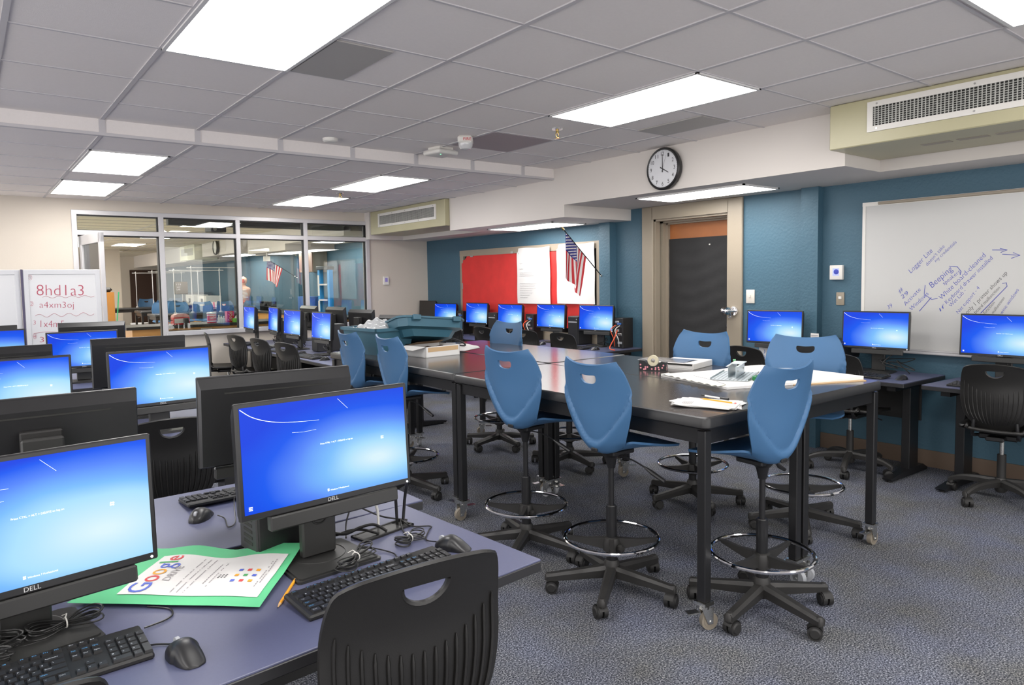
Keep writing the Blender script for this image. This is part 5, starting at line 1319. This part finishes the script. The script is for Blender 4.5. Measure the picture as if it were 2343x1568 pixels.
fixture(5.1, 5.6, 11.2, 12.5, 2.249, 'lab soffit light behind the right window pane', 'lamp2', None); fixture(5.1, 5.6, 13.6, 14.9, 2.129, 'lab soffit light above the lab flag', 'lamp2', None); fixture(5.1, 5.6, 16.5, 18.2, 2.199, 'lab soffit light behind the second window pane', 'lamp2', None)
t = thing('lab_counter', 'long oak lab counter with a black top behind the windows', 'counter', (3.7, 11.25, 0))
obj('cabinet_body', MB().span((-1.85, -.30, 0), (1.9, .34, .885)), 'oak', t); obj('countertop', MB().span((-1.93, -.36, .885), (1.96, .40, .925), bev=.005), 'blackm', t)
obj('outlet', MB().span((-.95, -.308, .80), (-.80, -.299, .865)).span((.2, -.308, .80), (.35, -.299, .865)), 'plate', t); obj('cream_trim', MB().span((-1.85, -.32, .70), (-.95, -.30, .76)), 'cream', t)
def on(x, y): return (x, y, .925)
t = thing('tin_box', 'red vending style tin box on the lab counter', 'box', on(2.52, 11.15)); obj('tin', MB().span((-.11, -.09, 0), (.11, .09, .105), bev=.004), 'cokered', t); obj('tin_lid', MB().prism([(-.11, 0), (.11, 0), (.10, .03), (.06, .05), (-.06, .05), (-.10, .03)], -.09, .09, Matrix.Translation((0, 0, .105)) @ Matrix.Rotation(PI/2, 4, 'X')), mat('tin_pale', (.66, .30, .28), .35), t); obj('window_print', MB().span((-.10, -.0925, .02), (.02, -.0895, .09)), 'flag_white', t)
solo('dark_speaker', MB().lathe([(.0, 0), (.036, 0), (.038, .06), (.034, .095), (.0, .098)], 20), 'steelgrey', 'small dark rounded gadget in front of the red tin box', 'gadget', loc=on(2.56, 10.98))
t = thing('canister', 'red and white cola canister on the lab counter', 'tin', on(2.96, 11.15))
obj('body', MB().lathe([(.0, 0), (.066, 0), (.066, .135), (0, .135)], 28), 'cokered', t); obj('lid', MB().lathe([(.0, .135), (.069, .135), (.069, .155), (.06, .16), (0, .16)], 28), 'ivory', t); obj('white_band', MB().lathe([(.0665, .02), (.0668, .03), (.0665, .035)], 28, None, False).lathe([(.0665, .11), (.0668, .12), (.0665, .125)], 28, None, False), 'flag_white', t)
mb = MB(); text(mb, 'Coca-Cola', (-.045, -.0672, .06), (.045, -.0672, .075), (0, -1, 0), .03, .3); obj('lettering', mb, 'flag_white', t)
t = thing('tin_box', 'tilted red cola tin with white script near the tissue box', 'box', on(3.22, 11.15), R(12)); obj('tin', MB().span((-.055, -.04, 0), (.055, .04, .165), bev=.004), 'cokered', t)
mb = MB(); text(mb, 'Coca-Cola', (.010, -.0412, .015), (.028, -.0412, .15), (0, -1, 0), .06, .3); obj('lettering', mb, 'flag_white', t)
t = thing('tissue_box', 'lime green tissue box at the end of the lab counter top', 'tissue box', on(3.29, 11.02)); obj('carton', MB().span((-.055, -.05, 0), (.055, .05, .06), bev=.003), 'green', t); obj('tissue', MB().lathe([(.03, .06), (.02, .075), (.026, .09), (.0, .105)], 9), 'paper', t)
for i, (x, h, m, l) in enumerate(((3.03, .105, 'paper', 'clear white bottle'), (3.065, .10, 'ivory', 'bottle with blue cap'), (3.10, .085, 'flag_white', 'short white jar'))):
    t = thing('bottle', l+' beside the cola canister', 'bottle', on(x, 11.03)); obj('body', MB().lathe([(0, 0), (.02, 0), (.02, h*.7), (.009, h*.85), (.009, h), (0, h)], 14), m, t); obj('cap', MB().cyl((0, 0, h), (0, 0, h+.015), .011, n=12), 'bookblue' if i == 1 else 'ivory', t)
t = thing('faucet', 'chrome lab faucet on the lab counter left of the red tin box', 'faucet', on(2.33, 11.1)); obj('spout', MB().cyl((0, 0, 0), (0, 0, .05), .022, n=12).tube(spline([(0, 0, .04), (-.05, -.02, .075), (-.09, -.03, .06)], 5), .009, 8).tube(spline([(0, 0, .05), (.06, 0, .07), (.10, .0, .06)], 5), .007, 8), 'chrome', t)
def frame_rods(x0, x1, y, zt, z0, label):
    t = thing('support_frame', label, 'rod frame', ((x0+x1)/2, y, z0)); a = (x1-x0)/2
    for s in (-1, 1): obj('post', MB().cyl((s*a, 0, 0), (s*a, 0, zt-z0+.04), .0095, n=10).cyl((s*a, 0, 0), (s*a, 0, .02), .03, n=12), 'alu', t)
    obj('crossbar', MB().cyl((-a-.09, -.02, zt-z0), (a+.08, -.02, zt-z0), .0085, n=10), 'alu', t)
    for s in (-1, 1): obj('clamp', MB().box((s*a, -.01, zt-z0), (.035, .05, .035), 0, .004), 'zinc', t)
table(3.98, 15.85, 'tall black lab table behind the lab counter', PI/2, 'lab tables'); table(4.15, 18.2, 'tall black lab table farther back near the lab door', PI/2, 'lab tables'); table(4.05, 21.3, 'farthest tall black lab table seen through the door opening', PI/2, 'lab tables')
frame_rods(3.46, 4.36, 15.7, 1.80, TT, 'metal rod frame on the nearest lab table, middle of the view'); frame_rods(3.86, 4.80, 15.95, 1.86, TT, 'metal rod frame reaching right past the second mullion'); frame_rods(3.55, 4.55, 18.2, 1.82, TT, 'metal rod frame on the second lab table behind the room sign'); frame_rods(3.75, 4.9, 21.3, 1.84, TT, 'farthest metal rod frame seen through the door opening')
for x, y, a, l in ((3.50, 17.0, 170, 'blue lab stool nearest the mullion left of the red tin box'), (3.78, 16.7, 185, 'blue lab stool behind the red tin box'), (4.28, 16.75, 176, 'blue lab stool behind the cola canister'), (4.75, 16.55, 200, 'blue lab stool left of the third mullion'), (5.22, 16.3, 150, 'dark blue lab stool under the anatomy torso'), (4.19, 22.3, 180, 'far blue lab stool through the door opening, left one'), (4.05, 19.3, 180, 'far blue lab stool through the door opening, right one'), (5.2, 21.2, 120, 'far dark blue lab stool below the white boxes'), (4.97, 22.6, 150, 'far pale blue lab stool behind the room sign')):
    place_stool(x, y, a, 20, l, .0, 'blue lab stools')
# right part of the lab
t = thing('lab_bench', 'oak bench with black top under the lab flag', 'bench', (5.35, 14.0, 0)); obj('cabinet_body', MB().span((-.30, -1.2, 0), (.45, 2.0, .88)), 'oak', t); obj('countertop', MB().span((-.34, -1.24, .88), (.48, 2.04, .92)), 'blackm', t)
t = thing('tube_rack', 'black test tube racks on the lab bench', 'test tube rack', (5.20, 15.2, .92))
obj('rack', MB().span((-.06, -.35, 0), (.06, .35, .01)).span((-.06, -.35, .09), (.06, .35, .10)).span((-.06, -.35, .19), (.06, .35, .20)), 'black', t)
for i in range(9): obj('divider', MB().span((-.06, -.35+i*.0865, 0), (.06, -.342+i*.0865, .2)), 'black', t)
t = thing('anatomy_torso', 'flesh coloured anatomical torso model with open ribs', 'anatomical model', (5.32, 17.2, .92), R(-30)); t.scale = (.8, .8, .93)
def torso(u, v):
    a = 2*PI*u; tab = [(0, .10), (.1, .17), (.25, .155), (.45, .19), (.60, .20), (.66, .15), (.70, .065), (.74, .06), (.80, .09), (.88, .105), (.95, .08), (1, .005)]
    r = cr(tab, v)*.98; return (r*math.cos(a), r*(.62 if v < .7 else 1.05)*math.sin(a), v*.82)
obj('body', MB().grid(torso, 24, 40), 'skin', t)
rc_ = MB()
for i in range(7): rc_.tube([(.19*.80*math.sin(q_*.13), -.62*.20*math.cos(q_*.13)-.004-.012*(abs(q_) < 2), .27+.034*i+.012*abs(q_)/8) for q_ in range(-8, 9)], .010, 6)
obj('rib_cage', rc_, 'flag_white', t)
obj('organ', MB().lathe([(0, 0), (.06, .01), (.08, .05), (.05, .09), (0, .10)], 14, Matrix.Translation((.0, -.075, .12))), 'muscle', t); obj('face_section', MB().lathe([(0, -.06), (.045, -.04), (.05, .0), (.04, .05), (0, .06)], 12, Matrix.Translation((.01, -.075, .70))), 'muscle', t)
obj('base', MB().span((-.14, -.10, -.005), (.14, .10, .01)), 'black', t)
t = thing('lab_bench', 'far oak bench along the blue lab wall carrying the torso and white boxes', 'bench', (5.42, 20.4, 0)); obj('cabinet_body', MB().span((-.35, -4.2, 0), (.40, 4.0, .88)), 'oak', t); obj('countertop', MB().span((-.38, -4.24, .88), (.42, 4.04, .92)), 'blackm', t)
for y, h, l in ((21.6, .30, 'white appliance box on the far lab bench, left one'), (20.3, .28, 'white appliance box on the far lab bench, right one')):
    t = thing('white_box', l, 'appliance', (5.35, y, .92)); obj('case', MB().span((-.2, -.42, 0), (.2, .42, h), bev=.01), 'ivory', t); obj('dark_panel', MB().span((-.204, -.12, .08), (-.198, .08, .20)), 'black', t)
solo('monitor_pile', MB().span((-.2, -.9, 0), (.2, .9, .35), bev=.03), mat('dark_equipment', (.05, .07, .09), .5), 'dark bulky equipment behind the white boxes on the far lab bench', 'equipment', loc=(5.6, 22.6, .92))
pk = [mat('pink_cup', (.75, .25, .35), .5), 'paper']
for i in range(8): solo('cup', MB().lathe([(0, 0), (.05, 0), (.06, .13), (0, .13)], 12), pk[i % 2], ('pink' if i % 2 == 0 else 'white')+' cup in the row on the far lab bench', 'cup', 'cups on the far lab bench, '+('pink' if i % 2 == 0 else 'white'), loc=(5.15, 18.0+i*.17, .92))
flag((XW-.12, 14.95, 1.63), (5.28, 15.6, 2.09), 'american flag in the lab behind the glass', .46, .3)
t = thing('step_ladder', 'folded bright blue step ladder leaning by the lab cabinet', 'ladder', (5.60, 13.1, 0), R(-80))
obj('side_rail', MB().span((-.20, -.03, 0), (-.13, .06, 1.75), bev=.004), 'ladder', t); obj('side_rail', MB().span((.13, -.03, 0), (.20, .06, 1.75), bev=.004), 'ladder', t)
for i in range(5): obj('step', MB().span((-.14, -.05, .25+i*.3), (.14, .05, .28+i*.3)), 'alu', t)
obj('top_cap', MB().span((-.21, -.06, 1.75), (.21, .09, 1.82), bev=.01), 'black', t); obj('label_sticker', MB().span((-.195, -.034, 1.25), (-.14, -.029, 1.65)).span((-.195, -.034, .95), (-.14, -.029, 1.15)), 'paper', t)
t = thing('wall_cabinet', 'brown upper wall cabinet above the blue ladder in the lab', 'cabinet', (5.72, 13.9, 1.72)); obj('box', MB().span((-.16, -.35, 0), (.14, .35, .42)), 'taupe', t); obj('door', MB().span((-.175, -.34, .01), (-.16, .34, .41)), mat('cab_brown', (.20, .12, .09), .5), t)
for i in range(9): solo('binder', MB().span((-.12, -.03, 0), (.12, .03, .30), bev=.004), 'bookblue', 'blue binder on the lab shelf left of the ladder', 'binder', 'blue binders on the lab shelf', loc=(5.60, 13.62+i*.07, .925))
t = thing('cable_pole', 'white cable drop pole with an outlet box hanging from the lab ceiling', 'cable drop', (4.9, 14.3, 1.95)); obj('pole', MB().cyl((0, 0, .08), (0, 0, bz-1.95), .012, n=8), 'ivory', t); obj('outlet_box', MB().span((-.06, -.03, 0), (.06, .03, .1)), 'ivory', t)
solo('ceiling_bulkhead', MB().span((2.3, 10.6, 2.33), (5.6, 10.72, 2.527)), mat('dark_bulkhead', (.035, .037, .035), .5), 'long dark projection screen case along the lab ceiling', 'projection screen')
t = thing('ceiling_projector', 'black ceiling projector behind the second window pane', 'projector', (3.36, 12.2, 2.40)); obj('body', MB().box((0, 0, 0), (.26, .22, .09), .2, .01), 'black', t); obj('mount_pole', MB().cyl((0, 0, .04), (0, 0, .127), .02, n=10), 'black', t); obj('lens', MB().cyl((-.05, -.11, 0), (-.05, -.14, 0), .03, n=14), 'zinc', t)
t = thing('lab_air_unit', 'cream wall air unit on the lab soffit', 'air conditioner', (4.86, 19.8, 2.14)); obj('housing', MB().span((-.15, -.75, 0), (.4, .75, .385)), 'cream', t); obj('grille', MB().span((-.155, -.6, .12), (-.149, .6, .30)), 'grille', t)
t = thing('lab_clock', 'black rimmed clock seen edge on at the lab soffit', 'clock', (4.86, 17.6, 2.38)); obj('rim', MB().lathe([(.16, 0), (.18, .03), (.17, .06), (.15, .05), (.15, .03)], 32, rot, False), 'black', t); obj('dial', MB().cyl((0, 0, 0), (-.04, 0, 0), .155, n=32), 'paper', t)
t = thing('storage_cabinet', 'tall oak cabinet seen through the door opening', 'cabinet', (2.85, 20.5, 0)); obj('carcass', MB().span((-.25, -.3, 0), (.20, .3, 1.35)), 'oak2', t); obj('cabinet_door', MB().span((-.24, -.318, .05), (.19, -.3, 1.32)), 'oak2', t)
solo('duffel_bag', MB().span((-.2, -.2, 0), (.2, .2, .12), bev=.05), 'black', 'black bag on top of the tall oak cabinet', 'bag', loc=(2.83, 20.5, 1.35))
t = thing('broom', 'green handled broom leaning by the oak cabinet', 'broom', (3.04, 20.0, 0)); obj('handle', MB().cyl((-.03, 0, .12), (.12, .25, 1.35), .014, n=8), mat('broom_green', (.03, .33, .13), .4), t); obj('head', MB().span((-.15, -.03, 0), (.1, .03, .13)), 'grey', t)
solo('waste_bin', MB().lathe([(0, 0), (.17, 0), (.22, .55), (.21, .56), (.0, .5)], 24), mat('bin_grey', (.42, .43, .46), .4), 'grey waste bin under the far lab table', 'bin', loc=(3.55, 19.9, 0))
# sign on the glass
t = thing('room_sign', 'taupe room sign reading 123 WET LAB on the glass', 'sign', (2.224, YW-.0, 1.463)); obj('panel', MB().span((-.075, -.008, -.079), (.075, 0.02, .079), bev=.008, seg=2), mat('sign_taupe', (.33, .31, .26), .5), t)
for s_, zz, w_ in (('123', .035, .052), ('WET', .0, .045), ('LAB', -.028, .040)):
    mb = MB(); text(mb, s_, (-.058, -.0085, zz), (-.058+w_, -.0085, zz), (0, -1, 0), .02); obj('lettering', mb, 'flag_white', t)
for p_ in [o for o in bpy.data.objects if o.name.split('.')[0] == 'loose_sheet']: pass
